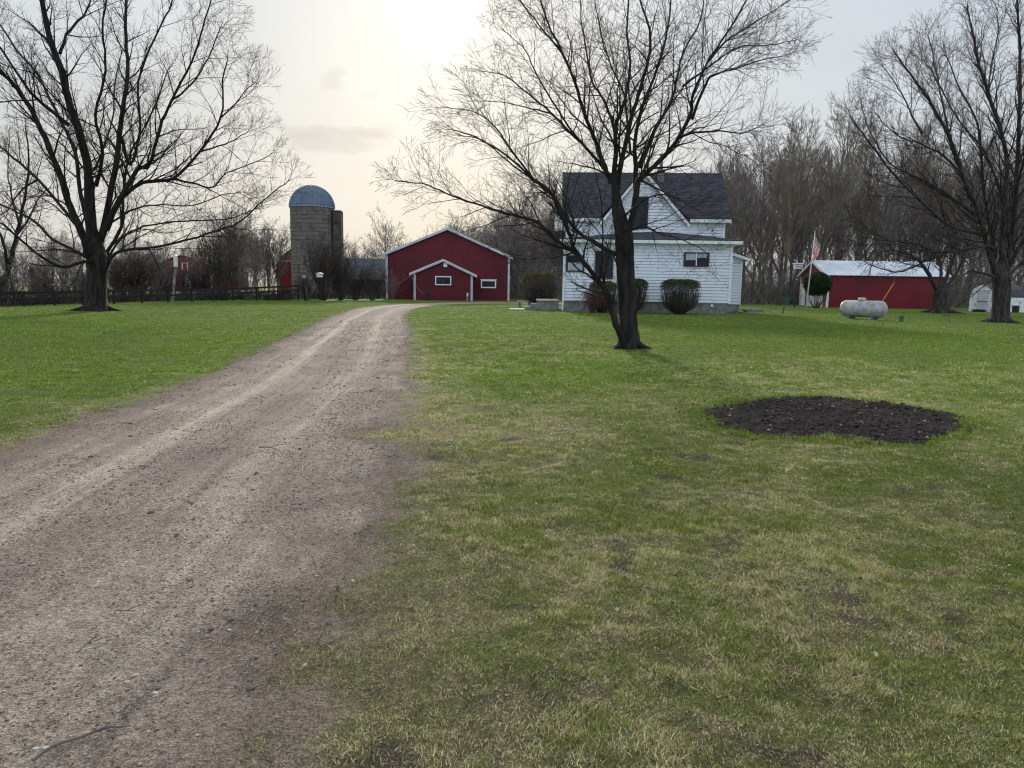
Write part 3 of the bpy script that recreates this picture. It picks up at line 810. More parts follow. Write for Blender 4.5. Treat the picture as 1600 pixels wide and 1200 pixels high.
def hero_tree(name, label, group, Y0, limbs, trunk, P, mats, seed, flare=1.35, extra=0):
    """limbs: (pixel path, width px at start, width px at end, depth start, depth end, twig density)"""
    R = random.Random(seed)
    base = at(trunk[0][0], trunk[0][1], Y0); base.z = 0
    root = thing(name, label, 'tree', base)
    s = Y0 / F
    # trunk: lobed, flared
    Bt = MB()
    pts = [at(a, b, Y0) - base for a, b, c in trunk]; pts[0].z = -0.15
    pts = smooth_path(pts, 6); rad = []
    wp = [c for a, b, c in trunk]
    for i in range(len(pts)):
        f = i / 6; j = min(int(f), len(wp) - 2); rad.append((wp[j] + (wp[j + 1] - wp[j]) * (f - j)) * s / 2)
    sides = 20; ph = R.random() * 6
    for i, p in enumerate(pts):
        hgt = max(p.z, 0)
        fl = 1 + (flare - 1) * math.exp(-hgt / 0.22)
        for q in range(sides):
            a = 2 * PI * q / sides
            lob = 1 + 0.07 * math.sin(3 * a + ph + hgt * .5) + 0.05 * math.sin(7 * a + ph * 2 + hgt * .8) + (fl - 1) * (0.5 + .9 * max(0, math.sin(5 * a + ph))) + R.gauss(0, .022)
            rr = rad[i] * lob
            Bt.v.append((p.x + math.cos(a) * rr, p.y + math.sin(a) * rr, p.z))
    for i in range(len(pts) - 1):
        for q in range(sides):
            w2 = (q + 1) % sides
            Bt.f.append((i * sides + q, i * sides + w2, (i + 1) * sides + w2, (i + 1) * sides + q))
    Bt.f.append(tuple((len(pts) - 1) * sides + q for q in range(sides)))
    # surface roots
    for q in range(6):
        a = 2 * PI * q / 6 + R.random() * .7; r0 = rad[0]
        ln = r0 * (1.0 + 1.1 * R.random())
        pp = [Vector((math.cos(a) * r0 * .7, math.sin(a) * r0 * .7, 0.16)), Vector((math.cos(a) * (r0 + ln * .35), math.sin(a) * (r0 + ln * .35), 0.045)), Vector((math.cos(a + .2) * (r0 + ln), math.sin(a + .2) * (r0 + ln), -0.06))]
        Bt.tube(smooth_path(pp, 3), [r0 * .34, r0 * .3, r0 * .26, r0 * .2, r0 * .15, r0 * .1, r0 * .06], 7)
    Bt.build('trunk', mats[0], root, True)
    Bc = MB(); Bw = MB()
    for (path, w0, w1, d0, d1, dens) in limbs:
        n = len(path); pp = []
        for i, (a, b) in enumerate(path):
            t = i / (n - 1); pp.append(at(a, b, Y0 + d0 + (d1 - d0) * t) - base)
        pp = smooth_path(pp, 4); k = len(pp)
        for i in range(2, k - 1): pp[i] += rvec(R) * 0.012 * s * 40
        rad = [max((w0 + (w1 - w0) * (i / (k - 1)) ** .62) * .93 * s / 2 * (1 + R.gauss(0, .03)), P['rmin'] * 1.5) for i in range(k)]
        L = sum((pp[i + 1] - pp[i]).length for i in range(k - 1))
        Bw.tube(pp, rad, 9 if w0 > 6 else 6, cap=False)
        spawn(Bc, pp, rad, L, 0, P, R, 0.16, count=int(P['num'][0] * L * dens))
    Bw.build('limb', mats[0], root, True)
    Bc.build('crown', mats[1], root)
    print(name, 'crown faces', len(Bc.f))
    return root

PC = dict(seg=[.5, .22, .14, .09], wob=[.1, .13, .17, .2], up=[.02, .035, .03, .02], taper=.3, rmin=.0026, sides=[6, 4, 3, 3], num=[4.3, 5.6, 6.4], t0=[.15, .12, .12], ang=[42, 44, 46], lift=[.12, .1, .05], len=[1.85, .78, .32], fall=[.82, .45, .3], rr=[.5, .55, .6], rcap=[.030, .010, .0048])

center = [  # limbs of the lawn tree in front of the house
    ([(977, 540), (969, 522), (957, 491), (946, 455), (937, 442), (918, 417), (896, 387), (891, 370), (871, 326), (859, 299), (827, 274), (790, 243), (745, 215), (708, 203)], 15, 1.4, -.1, -1.2, 1.0),
    ([(918, 417), (896, 392), (877, 381), (841, 348), (800, 336), (754, 322), (707, 306), (670, 289), (628, 284)], 8, 1.3, -.2, -2.6, 1.1),
    ([(970, 400), (932, 381), (904, 362), (882, 337), (869, 312), (843, 289), (819, 271), (787, 247), (754, 219), (720, 212)], 9, 1.2, 0, .9, .9),
    ([(960, 300), (955, 280), (927, 243), (889, 205), (861, 177), (824, 145), (787, 117), (759, 112)], 9, 1.2, 0, 2.2, 1.0),
    ([(955, 285), (945, 261), (931, 224), (913, 177), (899, 131), (880, 84), (861, 47), (847, 9), (835, -40)], 10, 1.5, 0, -1.6, .9),
    ([(960, 300), (959, 275), (962, 233), (962, 196), (973, 168), (985, 110), (980, 50), (985, -30)], 12, 2, 0, -.6, .9),
    ([(962, 210), (945, 159), (927, 131), (917, 84), (908, 28), (905, -30)], 6, 1.5, -.2, 1.4, .9),
    ([(964, 295), (969, 261), (983, 196), (997, 149), (1013, 93), (1015, 47), (1001, 0), (995, -60)], 12, 2, .1, .9, .9),
    ([(992, 321), (994, 271), (992, 224), (1003, 170), (1022, 120), (1040, 60), (1048, 0), (1050, -50)], 11, 1.8, 0, 2.4, .9),
    ([(1000, 262), (1022, 205), (1048, 159), (1057, 126), (1067, 84), (1095, 28), (1100, -30)], 8, 1.6, .3, 1.2, .9),
    ([(978, 380), (991, 325), (997, 285), (1006, 275), (1039, 243), (1060, 215), (1081, 173), (1083, 145), (1109, 93), (1151, 28), (1190, -40)], 14, 1.8, 0, -1.0, 1.0),
    ([(1060, 215), (1085, 207), (1123, 205), (1160, 208), (1190, 196)], 5, 1.2, -.5, -2.4, 1.1),
    ([(1067, 135), (1100, 110), (1130, 88), (1160, 72), (1207, 70), (1245, 62)], 5, 1.1, .9, 2.2, 1.0),
    ([(1081, 187), (1103, 130), (1120, 115), (1151, 107), (1190, 93), (1222, 88)], 5.5, 1.1, -.7, -1.9, 1.0),
    ([(1109, 93), (1140, 60), (1190, 28), (1235, 0)], 4.5, 1.1, -.8, .5, 1.0),
    ([(972, 362), (987, 359), (1010, 356), (1031, 365), (1061, 373), (1090, 385), (1106, 398)], 5, 1.0, -.1, -1.9, .9),
    ([(970, 340), (985, 330), (1010, 310), (1040, 305), (1070, 318), (1095, 330)], 4.5, 1.0, 0, -2.2, .7),
    ([(946, 455), (940, 420), (942, 370), (941, 330), (935, 290), (925, 250)], 4, 1.0, -.2, -1.4, .6),
    ([(895, 395), (875, 400), (850, 402), (820, 405), (790, 400)], 3.5, .9, -.4, -1.9, .7),
    ([(985, 240), (975, 150), (950, 90), (935, 30), (925, -30)], 5, 1.4, .1, 2.6, .9),
    ([(880, 84), (850, 50), (820, 10), (800, -20)], 4, 1.2, -1, .6, .9),
    ([(905, 220), (870, 170), (840, 120), (822, 80), (790, 50)], 4, 1.1, .6, -1.4, .9),
    ([(830, 276), (800, 235), (775, 200), (748, 178), (700, 168)], 4, 1.0, -1.0, -2.4, .9),
    ([(861, 177), (830, 170), (790, 160), (740, 158)], 3.5, 1.0, 1, 2.4, .9),
    ([(963, 410), (950, 385), (925, 350), (900, 320), (870, 300)], 3, .9, .1, 1.9, .6),
]
hero_tree('lawn_tree', 'dark bare tree forking low on the lawn in front of the white farmhouse', None, 18.2, center,
          [(983, 543, 31), (981, 505, 27), (978, 455, 26), (976, 410, 27), (974, 365, 27), (966, 330, 19), (962, 300, 12), (960, 285, 7)], PC, ('bark_dark', 'twig_dark'), 3)

PL = dict(seg=[.8, .4, .24, .16], wob=[.1, .13, .17, .2], up=[.02, .035, .03, .02], taper=.32, rmin=.0042, sides=[6, 4, 3, 3], num=[2.3, 3.3, 4.4], t0=[.12, .12, .12], ang=[40, 44, 46], lift=[.1, .1, .05], len=[3.1, 1.25, .5], fall=[.82, .45, .3], rr=[.5, .55, .6], rcap=[.05, .017, .008])
left = [
    ([(146, 390), (140, 317), (138, 267), (125, 208), (110, 167), (96, 112), (79, 62), (67, 8), (58, -60), (50, -120)], 20, 5, 0, -2, .8),
    ([(137, 400), (133, 375), (110, 325), (94, 275), (71, 217), (46, 167), (21, 133), (0, 112), (-50, 80)], 15, 4, -.3, -4, .8),
    ([(120, 350), (112, 342), (62, 283), (21, 246), (0, 229), (-60, 190)], 8, 2, .2, 3.5, .8),
    ([(142, 410), (133, 400), (83, 375), (54, 346), (0, 319), (-50, 300)], 8, 2, 0, 2.5, .8),
    ([(146, 420), (137, 408), (100, 417), (62, 400), (33, 375), (-5, 345), (-60, 330)], 8, 1.8, 0, -4, .7),
    ([(155, 390), (162, 354), (179, 271), (187, 208), (194, 158), (200, 108), (196, 42), (198, -20), (205, -90)], 13, 3.5, .2, 1.5, .8),
    ([(190, 215), (204, 258), (219, 200), (217, 125), (250, 42), (267, 8), (275, -50)], 6, 2, 1, 3.8, .8),
    ([(160, 370), (179, 325), (215, 265), (233, 258), (250, 200), (267, 158), (300, 96), (317, 42), (330, 0)], 10, 1.8, 0, -2.0, .8),
    ([(166, 360), (192, 308), (225, 285), (271, 279), (312, 237), (346, 183), (348, 125), (356, 92)], 10, 1.6, .2, .5, .9),
    ([(165, 410), (169, 392), (190, 354), (193, 300), (198, 262), (208, 230), (240, 170), (262, 110)], 8, 1.8, .4, 3.4, .8),
    ([(163, 425), (175, 400), (200, 390), (258, 383), (325, 365), (375, 346), (417, 308), (450, 283)], 7, 1.3, -.2, -3.5, .7),
    ([(168, 405), (190, 372), (225, 354), (283, 346), (354, 342), (390, 330), (408, 322)], 5, 1.2, 0, 2.4, .8),
    ([(271, 279), (300, 286), (333, 292), (354, 271), (408, 250), (424, 240)], 5, 1.1, .4, 2.4, .9),
    ([(108, 196), (62, 158), (42, 137), (0, 75), (-40, 30)], 7, 2, -1, -3.5, .8),
    ([(94, 83), (104, 54), (129, 25), (142, 0), (150, -40)], 6, 2, -1, 1, .8),
    ([(346, 183), (370, 160), (385, 140), (398, 130)], 3, 1, .4, -1, 1.2),
    ([(267, 158), (300, 130), (325, 90), (338, 60), (345, 42)], 3.5, 1.2, -1, -3.5, 1.0),
    ([(312, 237), (350, 225), (378, 212), (392, 200)], 3.5, 1, .3, 2.8, 1.1),
    ([(150, 400), (125, 300), (118, 240), (95, 190), (60, 120), (20, 70), (-10, 20)], 9, 2.4, .4, 4.5, .8),
    ([(150, 290), (160, 240), (150, 180), (165, 110), (160, 50), (170, -20)], 7, 2.2, 0, -3.6, .8),
    ([(60, 280), (30, 300), (10, 330), (-20, 340)], 4, 1.2, 2, 4.5, .8),
    ([(170, 350), (215, 325), (250, 320), (300, 322), (345, 305), (380, 300)], 4, 1.1, 0, -3.2, .8),
    ([(138, 267), (150, 262), (158, 240), (175, 190), (180, 130), (190, 80)], 6, 1.8, 0, 3.4, .8),
]
hero_tree('shade_tree', 'massive dark bare tree with spreading limbs on the left lawn', None, 34.5, left,
          [(151, 486, 33), (151, 470, 29), (152, 437, 27), (152, 415, 29), (150, 395, 27), (148, 375, 18), (146, 355, 8)], PL, ('bark_dark', 'twig_dark'), 5, 1.5)

PR = dict(PL); PR.update(ang=[30, 36, 40], num=[2.9, 3.7, 4.6], up=[.03, .05, .04, .02], len=[3.1, 1.3, .5])
right = [
    ([(1556, 430), (1554, 424), (1540, 376), (1528, 332), (1504, 272), (1484, 216), (1464, 176), (1440, 140), (1412, 100), (1400, 85)], 13, 1.6, -.2, -2.5, .9),
    ([(1558, 425), (1558, 420), (1548, 360), (1536, 296), (1534, 248), (1526, 190), (1500, 140), (1480, 90)], 10, 1.6, .3, 2.5, .9),
    ([(1562, 425), (1564, 416), (1568, 340), (1574, 256), (1560, 192), (1540, 132), (1528, 92), (1520, 52), (1512, 15)], 13, 2, 0, -.8, .9),
    ([(1568, 425), (1572, 416), (1584, 340), (1592, 200), (1594, 80), (1590, 20), (1592, -40)], 12, 2.5, .2, 1.2, .9),
    ([(1538, 370), (1528, 364), (1484, 352), (1440, 316), (1400, 276), (1360, 224), (1336, 192), (1328, 180)], 7, 1.2, -.6, -3.6, .9),
    ([(1530, 340), (1520, 332), (1480, 304), (1440, 280), (1392, 256), (1360, 208), (1345, 160)], 6.5, 1.2, -.6, 1.5, .9),
    ([(1550, 395), (1544, 384), (1480, 394), (1420, 388), (1375, 368), (1345, 350)], 6, 1.1, -.4, -4, .8),
    ([(1556, 436), (1552, 432), (1520, 424), (1505, 430), (1495, 440)], 6, 1.6, -.3, -1.6, .3),
    ([(1440, 208), (1425, 180), (1412, 152), (1395, 125), (1380, 104)], 3.5, 1, -1, -3, 1),
    ([(1484, 216), (1470, 150), (1462, 110), (1455, 70), (1450, 55)], 4, 1.1, -1.6, .5, 1),
    ([(1574, 420), (1590, 390), (1620, 340), (1670, 270), (1710, 200)], 9, 2, 0, -2, .6),
    ([(1574, 430), (1600, 410), (1650, 390), (1710, 380)], 8, 2, 0, 2, .6),
    ([(1504, 272), (1470, 240), (1440, 225), (1400, 210), (1370, 178)], 4.5, 1.1, -1.5, -4, .9),
    ([(1560, 192), (1545, 150), (1550, 100), (1560, 50), (1556, 10)], 4.5, 1.2, 0, 2, .9),
    ([(1575, 330), (1540, 240), (1500, 190), (1460, 120), (1440, 90)], 5.5, 1.2, .2, 3.6, .9),
    ([(1586, 300), (1600, 250), (1610, 180), (1640, 100)], 6, 1.6, .5, -2.5, .8),
]
hero_tree('yard_tree', 'tall bare tree with rising limbs at the right edge beside the white shed', None, 38.0, right,
          [(1560, 504, 26), (1562, 485, 24), (1564, 455, 24), (1563, 435, 26), (1564, 418, 22), (1566, 400, 10)], PR, ('bark_grey', 'twig_dark'), 11, 1.6)

PS = dict(PL); PS.update(num=[2.0, 2.4, 3.0], len=[2.6, 1.1, .5], rmin=.007, lift=[.02, .05, .02])
smallt = [
    ([(1465, 455), (1452, 430), (1440, 412), (1425, 400), (1400, 392), (1372, 396), (1358, 428)], 9, 1.2, 0, -3, .8),
    ([(1470, 450), (1470, 420), (1465, 400), (1440, 385), (1400, 378), (1370, 372)], 7, 1.2, 0, 2, .8),
    ([(1472, 450), (1484, 420), (1490, 395), (1480, 360), (1470, 330)], 8, 1.5, 0, 0, .8),
    ([(1474, 455), (1492, 430), (1505, 405), (1512, 380), (1520, 350)], 7, 1.5, 0, 1.5, .8),
    ([(1440, 412), (1420, 420), (1400, 425), (1370, 418), (1350, 408)], 4, 1, -1, -3.5, .8),
]
hero_tree('gnarled_tree', 'low gnarled bare tree leaning over the end of the red machine shed', None, 54.0, smallt,
          [(1469, 489, 26), (1468, 475, 22), (1469, 458, 21), (1471, 445, 14)], PS, ('bark_grey', 'twig_dark'), 17, 1.3)

smallt2 = [
    ([(8, 440), (18, 400), (30, 350), (40, 300), (45, 250), (40, 200)], 10, 2, 0, 1, .9),
    ([(12, 420), (5, 380), (-10, 340), (-20, 280)], 7, 1.5, 0, -1, .7),
    ([(24, 370), (45, 340), (60, 310), (80, 290)], 5, 1.2, 0, 2, .9),
    ([(30, 350), (20, 310), (12, 270), (15, 220)], 5, 1.2, 0, 2, .9),
]
hero_tree('leaning_tree', 'slanted bare tree behind the fence at the left edge', None, 46.0, smallt2,
          [(-8, 474, 17), (0, 450, 14), (8, 430, 12)], PS, ('bark_dark', 'twig_wood'), 19, 1.3)

# prototypes of far bare trees -------------------------------------------------
def proto(kind, H, seed, twig):
    R = random.Random(seed)
    root = thing('bare_tree', 'x', 'tree')
    Bt = MB(); Bc = MB()
    if kind == 'tall':
        P = dict(seg=[1.6, .9, .5, .35], wob=[.05, .10, .14, .18], up=[.03, .07, .06, .04], taper=.3, rmin=.013, sides=[6, 4, 3, 3], num=[1.5, 1.45, 2.1], t0=[.16, .12, .1], ang=[34, 34, 36], lift=[.25, .2, .12], len=[H * .27, H * .11, H * .042], fall=[.45, .4, .2], rr=[.48, .55, .6], rcap=[.11, .035, .017])
        tr = H * .011
    elif kind == 'round':
        P = dict(seg=[1.2, .8, .5, .35], wob=[.07, .12, .16, .2], up=[.03, .05, .04, .02], taper=.35, rmin=.014, sides=[6, 4, 3, 3], num=[1.9, 1.9, 2.4], t0=[.2, .12, .1], ang=[46, 42, 40], lift=[.2, .15, .1], len=[H * .40, H * .17, H * .065], fall=[.3, .3, .2], rr=[.55, .55, .6], rcap=[.14, .04, .018])
        tr = H * .018
    n = 10; pts = [Vector((0, 0, -.2))]; d = Vector((R.gauss(0, .05), R.gauss(0, .05), 1)); q = pts[0].copy()
    for i in range(n):
        d = d + rvec(R) * .055; d.z += .1; d.normalize(); q = q + d * (H * (.86 if kind == 'tall' else .62) / n); pts.append(q.copy())
    rad = [tr * (1.25 if i == 0 else 1) * (1 - .82 * i / n) for i in range(n + 1)]
    Bt.tube(pts, rad, 7)
    # a second stem on some
    spawn(Bc, pts, rad, H * .8, 0, P, R, .22 if kind == 'tall' else .25)
    if R.random() < .6:
        p2 = [pts[2]]; d = Vector((R.gauss(0, .3), R.gauss(0, .3), 1)).normalized()
        for i in range(7): d = d + rvec(R) * .06; d.z += .12; d.normalize(); p2.append(p2[-1] + d * H * .09)
        r2 = [tr * .6 * (1 - .1 * i) for i in range(8)]
        Bt.tube(p2, r2, 6); spawn(Bc, p2, r2, H * .6, 0, P, R, .25)
    Bt.build('trunk', twig, root, True); Bc.build('crown', twig, root)
    print('proto', kind, len(Bc.f))
    return root

def shrub_proto(H, seed, twig, n=34, spread=.55, rmin=.007):
    R = random.Random(seed)
    P = dict(seg=[.4, .25, .2], wob=[.1, .15, .2], up=[.05, .05, .02], taper=.35, rmin=rmin, sides=[4, 3, 3], num=[3.0, 4.0], t0=[.2, .1], ang=[30, 38], lift=[.2, .1], len=[H * .30, H * .12], fall=[.4, .3], rr=[.55, .6], rcap=[.02, .01])
    B = MB()
    for i in range(n):
        a = R.random() * 6.28; s = R.random() ** .6 * spread
        d = Vector((math.cos(a) * s, math.sin(a) * s, 1)).normalized()
        p = Vector((math.cos(a) * .25 * R.random() * H * .3, math.sin(a) * .25 * R.random() * H * .3, -.05))
        grow(B, p, d, H * (.65 + .35 * R.random()), max(H * .006, rmin * 1.5), 0, P, R)
    me = B.mesh('shrub', twig)
    return me

def place(protos, x, y, h_scale, label, group, R, name='bare_tree'):
    src = protos[R.randrange(len(protos))]
    o = copy_tree(src) if used.get(src.name) else src
    used[src.name] = 1
    o.name = name
    o.location = (x, y, 0); o.rotation_euler = (R.gauss(0, .02), R.gauss(0, .02), R.random() * 6.28)
    o.scale = (h_scale * (.9 + .25 * R.random()),) * 2 + (h_scale,)
    tag(o, label, 'tree', group)
    return o

used = {}
R = random.Random(77)
tall = [proto('tall', 20, 100 + i, ['twig_wood', 'twig_warm', 'twig_wood', 'twig_wood', 'twig_warm'][i]) for i in range(5)]
rnd_ = [proto('round', 12, 200 + i, ['twig_wood', 'twig_wood', 'twig_warm'][i]) for i in range(3)]

def X_at(px, Y): return (px - 800) / F * Y * 1.0
# the woods on the right: dense, tall
k = 0
for i in range(84):
    Y = 76 + 40 * R.random()
    px = 1085 + (1760 - 1085) * ((i + R.random()) / 84)
    x = X_at(px, Y)
    top = 226 + 20 * math.sin(px * .021) + R.gauss(0, 30)
    if px < 1180: top = 238 + R.gauss(0, 18) + (1180 - px) * .12
    h = (452 - top) / F * Y
    place(tall, x, Y, h / 20, 'tall bare tree in the woods behind the red machine shed' if px > 1215 else 'bare tree in the woods just right of the white farmhouse',
          'bare trees in the woods on the right' if px > 1215 else 'bare trees in the woods beside the farmhouse', R)
for (px, top, Y, lb) in ((1180, 205, 76, 'bare poplar rising just left of the two tallest poplars'), (1240, 190, 78, 'bare poplar standing between the two tallest poplars'), (1212, 150, 74, 'tallest bare poplar just left of the flagpole, above the woods'), (1262, 168, 75, 'slim upright bare poplar directly above the flagpole'), (1130, 250, 73, 'bare tree close behind the right end of the farmhouse roof')):
    o = place(tall, X_at(px, Y), Y, (452 - top) / F * Y / 20, lb, None, R)
    if 'group' in o: del o['group']
# woods between barn and house
for i in range(34):
    Y = 84 + 42 * R.random(); px = 700 + 190 * ((i + R.random()) / 34)
    top = 352 - (px - 700) * .15 + R.gauss(0, 12)
    place(tall if i % 3 else rnd_, X_at(px, Y), Y, (447 - top) / F * Y / (20 if i % 3 else 9.5), 'bare tree in the woods between the big red barn and the farmhouse', 'bare trees between the barn and the farmhouse', R)
# behind farmhouse
for i in range(14):
    Y = 84 + 30 * R.random(); px = 890 + 210 * ((i + R.random()) / 14)
    place(tall, X_at(px, Y), Y, (450 - (262 + R.gauss(0, 8))) / F * Y / 20, 'bare tree whose top shows over the farmhouse roof', 'bare trees behind the farmhouse', R)
for (px, top, Y) in ((608, 344, 125), (548, 372, 120), (562, 382, 128), (578, 386, 120), (640, 372, 124), (668, 360, 120), (535, 355, 118), (690, 345, 118), (716, 340, 116)):
    place(rnd_, X_at(px, Y), Y, (445 - top) / F * Y / 10.5, 'rounded bare tree on the skyline between the silo and the big red barn' if px < 640 else 'bare treetop above the roof of the big red barn', 'bare trees behind the silo and barn' if px < 640 else 'bare treetops over the barn roof', R)
# far left belt
for i in range(46):
    px = -60 + 510 * ((i + R.random()) / 46); Y = 125 + 110 * R.random()
    top = 372 + 20 * math.sin(px * .03) + R.gauss(0, 14)
    place(rnd_ if i % 2 else tall, X_at(px, Y), Y, (438 - top) / F * Y / (10.5 if i % 2 else 20), 'distant bare tree beyond the field on the left', 'distant bare trees beyond the left field', R)
for (px, top, Y) in ((215, 372, 70), (345, 328, 86), (375, 335, 84), (405, 342, 82), (437, 338, 86), (60, 385, 68), (100, 372, 72), (300, 356, 90), (25, 365, 70), (180, 390, 66)):
    place(rnd_, X_at(px, Y), Y, (440 - top) / F * Y / 10.5, 'bare tree close behind the black fence on the left', 'bare trees behind the left fence', R)

# shrubs ------------------------------------------------------------------
SH = [shrub_proto(3.0, 300 + i, ['shrub', 'shrub', 'twig_wood', 'shrub'][i], [20, 32, 20, 44][i], [.6, .5, .8, .45][i]) for i in range(4)]
def shrub(px, base_y, top, Y, label, group=None, kind=None, wide=1.0):
    h = (at(px, top, Y).z)
    me = SH[R.randrange(4) if kind is None else kind]
    o = bpy.data.objects.new('bare_shrub', me); COL.objects.link(o)
    o.location = (at(px, base_y, Y).x, Y, 0); s = h / 3.0
    o.scale = (s * wide, s * wide, s); o.rotation_euler = (0, 0, R.random() * 6.28)
    tag(o, label, 'shrub', group); return o
for i, (px, top) in enumerate(((12, 425), (38, 402), (66, 418), (92, 405), (118, 395), (132, 420), (188, 402), (214, 398), (236, 380), (262, 418), (292, 412), (316, 425))):
    shrub(px, 470, top, 41 + px * .055, 'leafless shrub growing through the black rail fence on the left', 'leafless shrubs along the left fence', None, .9 + .3 * R.random())
for i, (px, top) in enumerate(((252, 405), (270, 428), (322, 400), (304, 430), (160, 425), (205, 430), (372, 410))):
    shrub(px, 470, top, 48 + px * .045, 'bare shrub screening the distant red barn beyond the rail fence' if px > 240 else 'leafless shrub growing through the black rail fence on the left', 'bare shrubs in front of the distant barn' if px > 240 else 'leafless shrubs along the left fence', 2 if i % 2 else 0, 1.0)
shrub(350, 468, 352, 57, 'large dense dark leafless shrub right of the small distant red barn', None, 1, .75)
shrub(338, 468, 378, 58, 'leafless shrub standing left of the large dense dark shrub', None, 0, .8)
shrub(388, 468, 350, 60, 'open leafless shrub leaning over the fence left of the red arched barn', None, 2, .6)
shrub(418, 468, 360, 62, 'loose leafless shrub just left of the arched barn gable', None, 0, .6)
shrub(505, 468, 372, 63, 'tall fan of bare stems in front of the silo', None, 3, .85)
shrub(532, 468, 398, 64, 'bare shrub at the right foot of the silo', None, 3, .8)
shrub(556, 468, 420, 66, 'low dark shrub in front of the grey barn roof', None, 1, 1.15)
shrub(582, 468, 412, 66, 'dense dark shrub beside the left corner of the big red barn', None, 1, 1.1)
shrub(612, 468, 424, 69, 'thin bare bush against the left corner of the big red barn', None, 2, .8)
shrub(668, 468, 449, 67.5, 'small bare bush under the barn annex window', None, 0, 1.3)
shrub(478, 468, 432, 62, 'scrubby bush beside the capped lamp post', None, 3, .9)

def brush(name, label, n, fx, hmin, hmax, mat, seed):
    """a tangle nobody could count"""
    R2 = random.Random(seed); B = MB()
    for i in range(n):
        x, y, hh = fx(R2)
        h = hh * (hmin + (hmax - hmin) * R2.random() ** 1.5); d = Vector((R2.gauss(0, .35), R2.gauss(0, .35), 1)).normalized()
        p = Vector((x, y, 0)); pts = [p]; 
        for k in range(3):
            d = (d + rvec(R2) * .25).normalized(); pts.append(pts[-1] + d * h / 3)
        r = .02 + .016 * R2.random(); B.tube(pts, [r, r * .8, r * .6, r * .35], 3)
        for k in (1, 2, 2):
            q = pts[k]; e = (d + rvec(R2) * .6).normalized(); B.tube([q, q + e * h * .22, q + e * h * .22 + (e + rvec(R2) * .4).normalized() * h * .2], [r * .5, r * .4, r * .25], 3)
    o = B.build(name, mat); tag(o, label, 'undergrowth', kind='stuff'); return o
def fxR(R2):
    Y = 72 + 45 * R2.random(); px = 1060 + 760 * R2.random(); return X_at(px, Y), Y, 1.0
brush('woodland_undergrowth', 'brown tangle of undergrowth at the foot of the right-hand woods', 5800, fxR, 1.0, 6.5, 'twig_wood', 1)
def fxM(R2):
    Y = 80 + 40 * R2.random(); px = 795 + 90 * R2.random(); return X_at(px, Y), Y, 1.0
brush('thicket_undergrowth', 'brown tangle of undergrowth between the barn and the farmhouse', 1300, fxM, 1.0, 6.5, 'twig_wood', 2)
def fxL(R2):
    t = R2.random(); px = -70 + 700 * t; Y = 39 + max(px, 0) * .058 + R2.gauss(0, .8); return X_at(px, Y), Y + .3, .4
brush('fence_undergrowth', 'low twiggy scrub along the foot of the black fence', 2300, fxL, .6, 3.2, 'shrub', 3)
def fxF(R2):
    Y = 300 + 160 * R2.random(); px = -400 + 2400 * R2.random(); return X_at(px, Y), Y, 3.2
brush('far_woods', 'far belt of bare woods along the horizon', 3000, fxF, 1.2, 3.4, 'twig_far' if 'twig_far' in M else 'twig_wood', 4)

# clipped yews beside the house ----------------------------------------------
def yew(name, label, loc, W, H, leafmat, stemmat, seed, round_top=False, leaf_from=.66, dens=1.0):
    R2 = random.Random(seed)
    root = thing(name, label, 'shrub', loc)
    B = MB(); Lf = MB()
    def wid(z):   # half width of the silhouette
        t = z / H
        if round_top:
            if t < .40: return W * (.10 + .22 * t / .40)
            u = (t - .36) / .64; return W * .5 * math.sqrt(max(0.03, 1 - (2 * u - 1) ** 2)) + .02
        k = .30 + .22 * min(1, t / .35) ** .8 if t < .35 else .5 - .05 * (t - .35) / .65
        return W * min(k, .5 if t > .35 else .52) * (1 if t < .86 else math.sqrt(max(.3, 1 - ((t - .86) / .17) ** 2)))
    for i in range(46 if round_top else int(300 * dens)):
        a = R2.random() * 6.28; s = R2.random() ** .5; zt = H * (.45 + .52 * R2.random()); rr = wid(zt) * s
        p0 = Vector((math.cos(a) * .10 * W * R2.random(), math.sin(a) * .10 * W * R2.random(), 0))
        p1 = Vector((math.cos(a) * rr * .82, math.sin(a) * rr * .82, zt * .40)); p2 = Vector((math.cos(a) * rr * 1.02, math.sin(a) * rr * 1.02, zt))
        B.tube([p0, p1 + rvec(R2) * .03, p1.lerp(p2, .5) + rvec(R2) * .03, p2], [.016, .012, .009, .005], 3)
        for k in range(5):
            q = p1.lerp(p2, R2.random()); B.tube([q, q + Vector((R2.gauss(0, .09), R2.gauss(0, .09), .05 + .14 * R2.random()))], [.006, .003], 3)
    for i in range(int(9000 * dens)):
        t = leaf_from + (1 - leaf_from) * R2.random() ** (.9 if round_top else .45)
        if R2.random() < .13: t = .35 + .5 * R2.random()
        z = H * t; a = R2.random() * 6.28; s = R2.random() ** .33
        rr = wid(z) * s * (1 + R2.gauss(0, .035)); p = Vector((math.cos(a) * rr, math.sin(a) * rr, z + R2.gauss(0, .02)))
        d = rvec(R2).normalized() * (.085 if round_top else .045); e = rvec(R2).normalized() * (.035 if round_top else .018)
        Lf.poly([p - e, p + e, p + d + e * .6, p + d - e * .6])
    B.build('crown', stemmat, root); Lf.build('foliage', leafmat, root)
    return root
def yew_px(name, label, px0, px1, top, Y, **k):
    c = (px0 + px1) / 2; a = at(px0, 460, Y); b = at(px1, 460, Y); t = at(c, top, Y)
    return yew(name, label, ((a.x + b.x) / 2, Y, 0), (b.x - a.x), t.z, **k)
yew_px('clipped_yew', 'flat-topped clipped yew standing alone below the small right-hand house window', 1029, 1096, 437, 42.6, leafmat='yew_leaf', stemmat='shrub', seed=1)
yew_px('clipped_yew', 'flat-topped clipped yew behind the trunk of the lawn tree, right-hand one', 962, 1014, 436, 43.0, leafmat='yew_leaf', stemmat='shrub', seed=2)
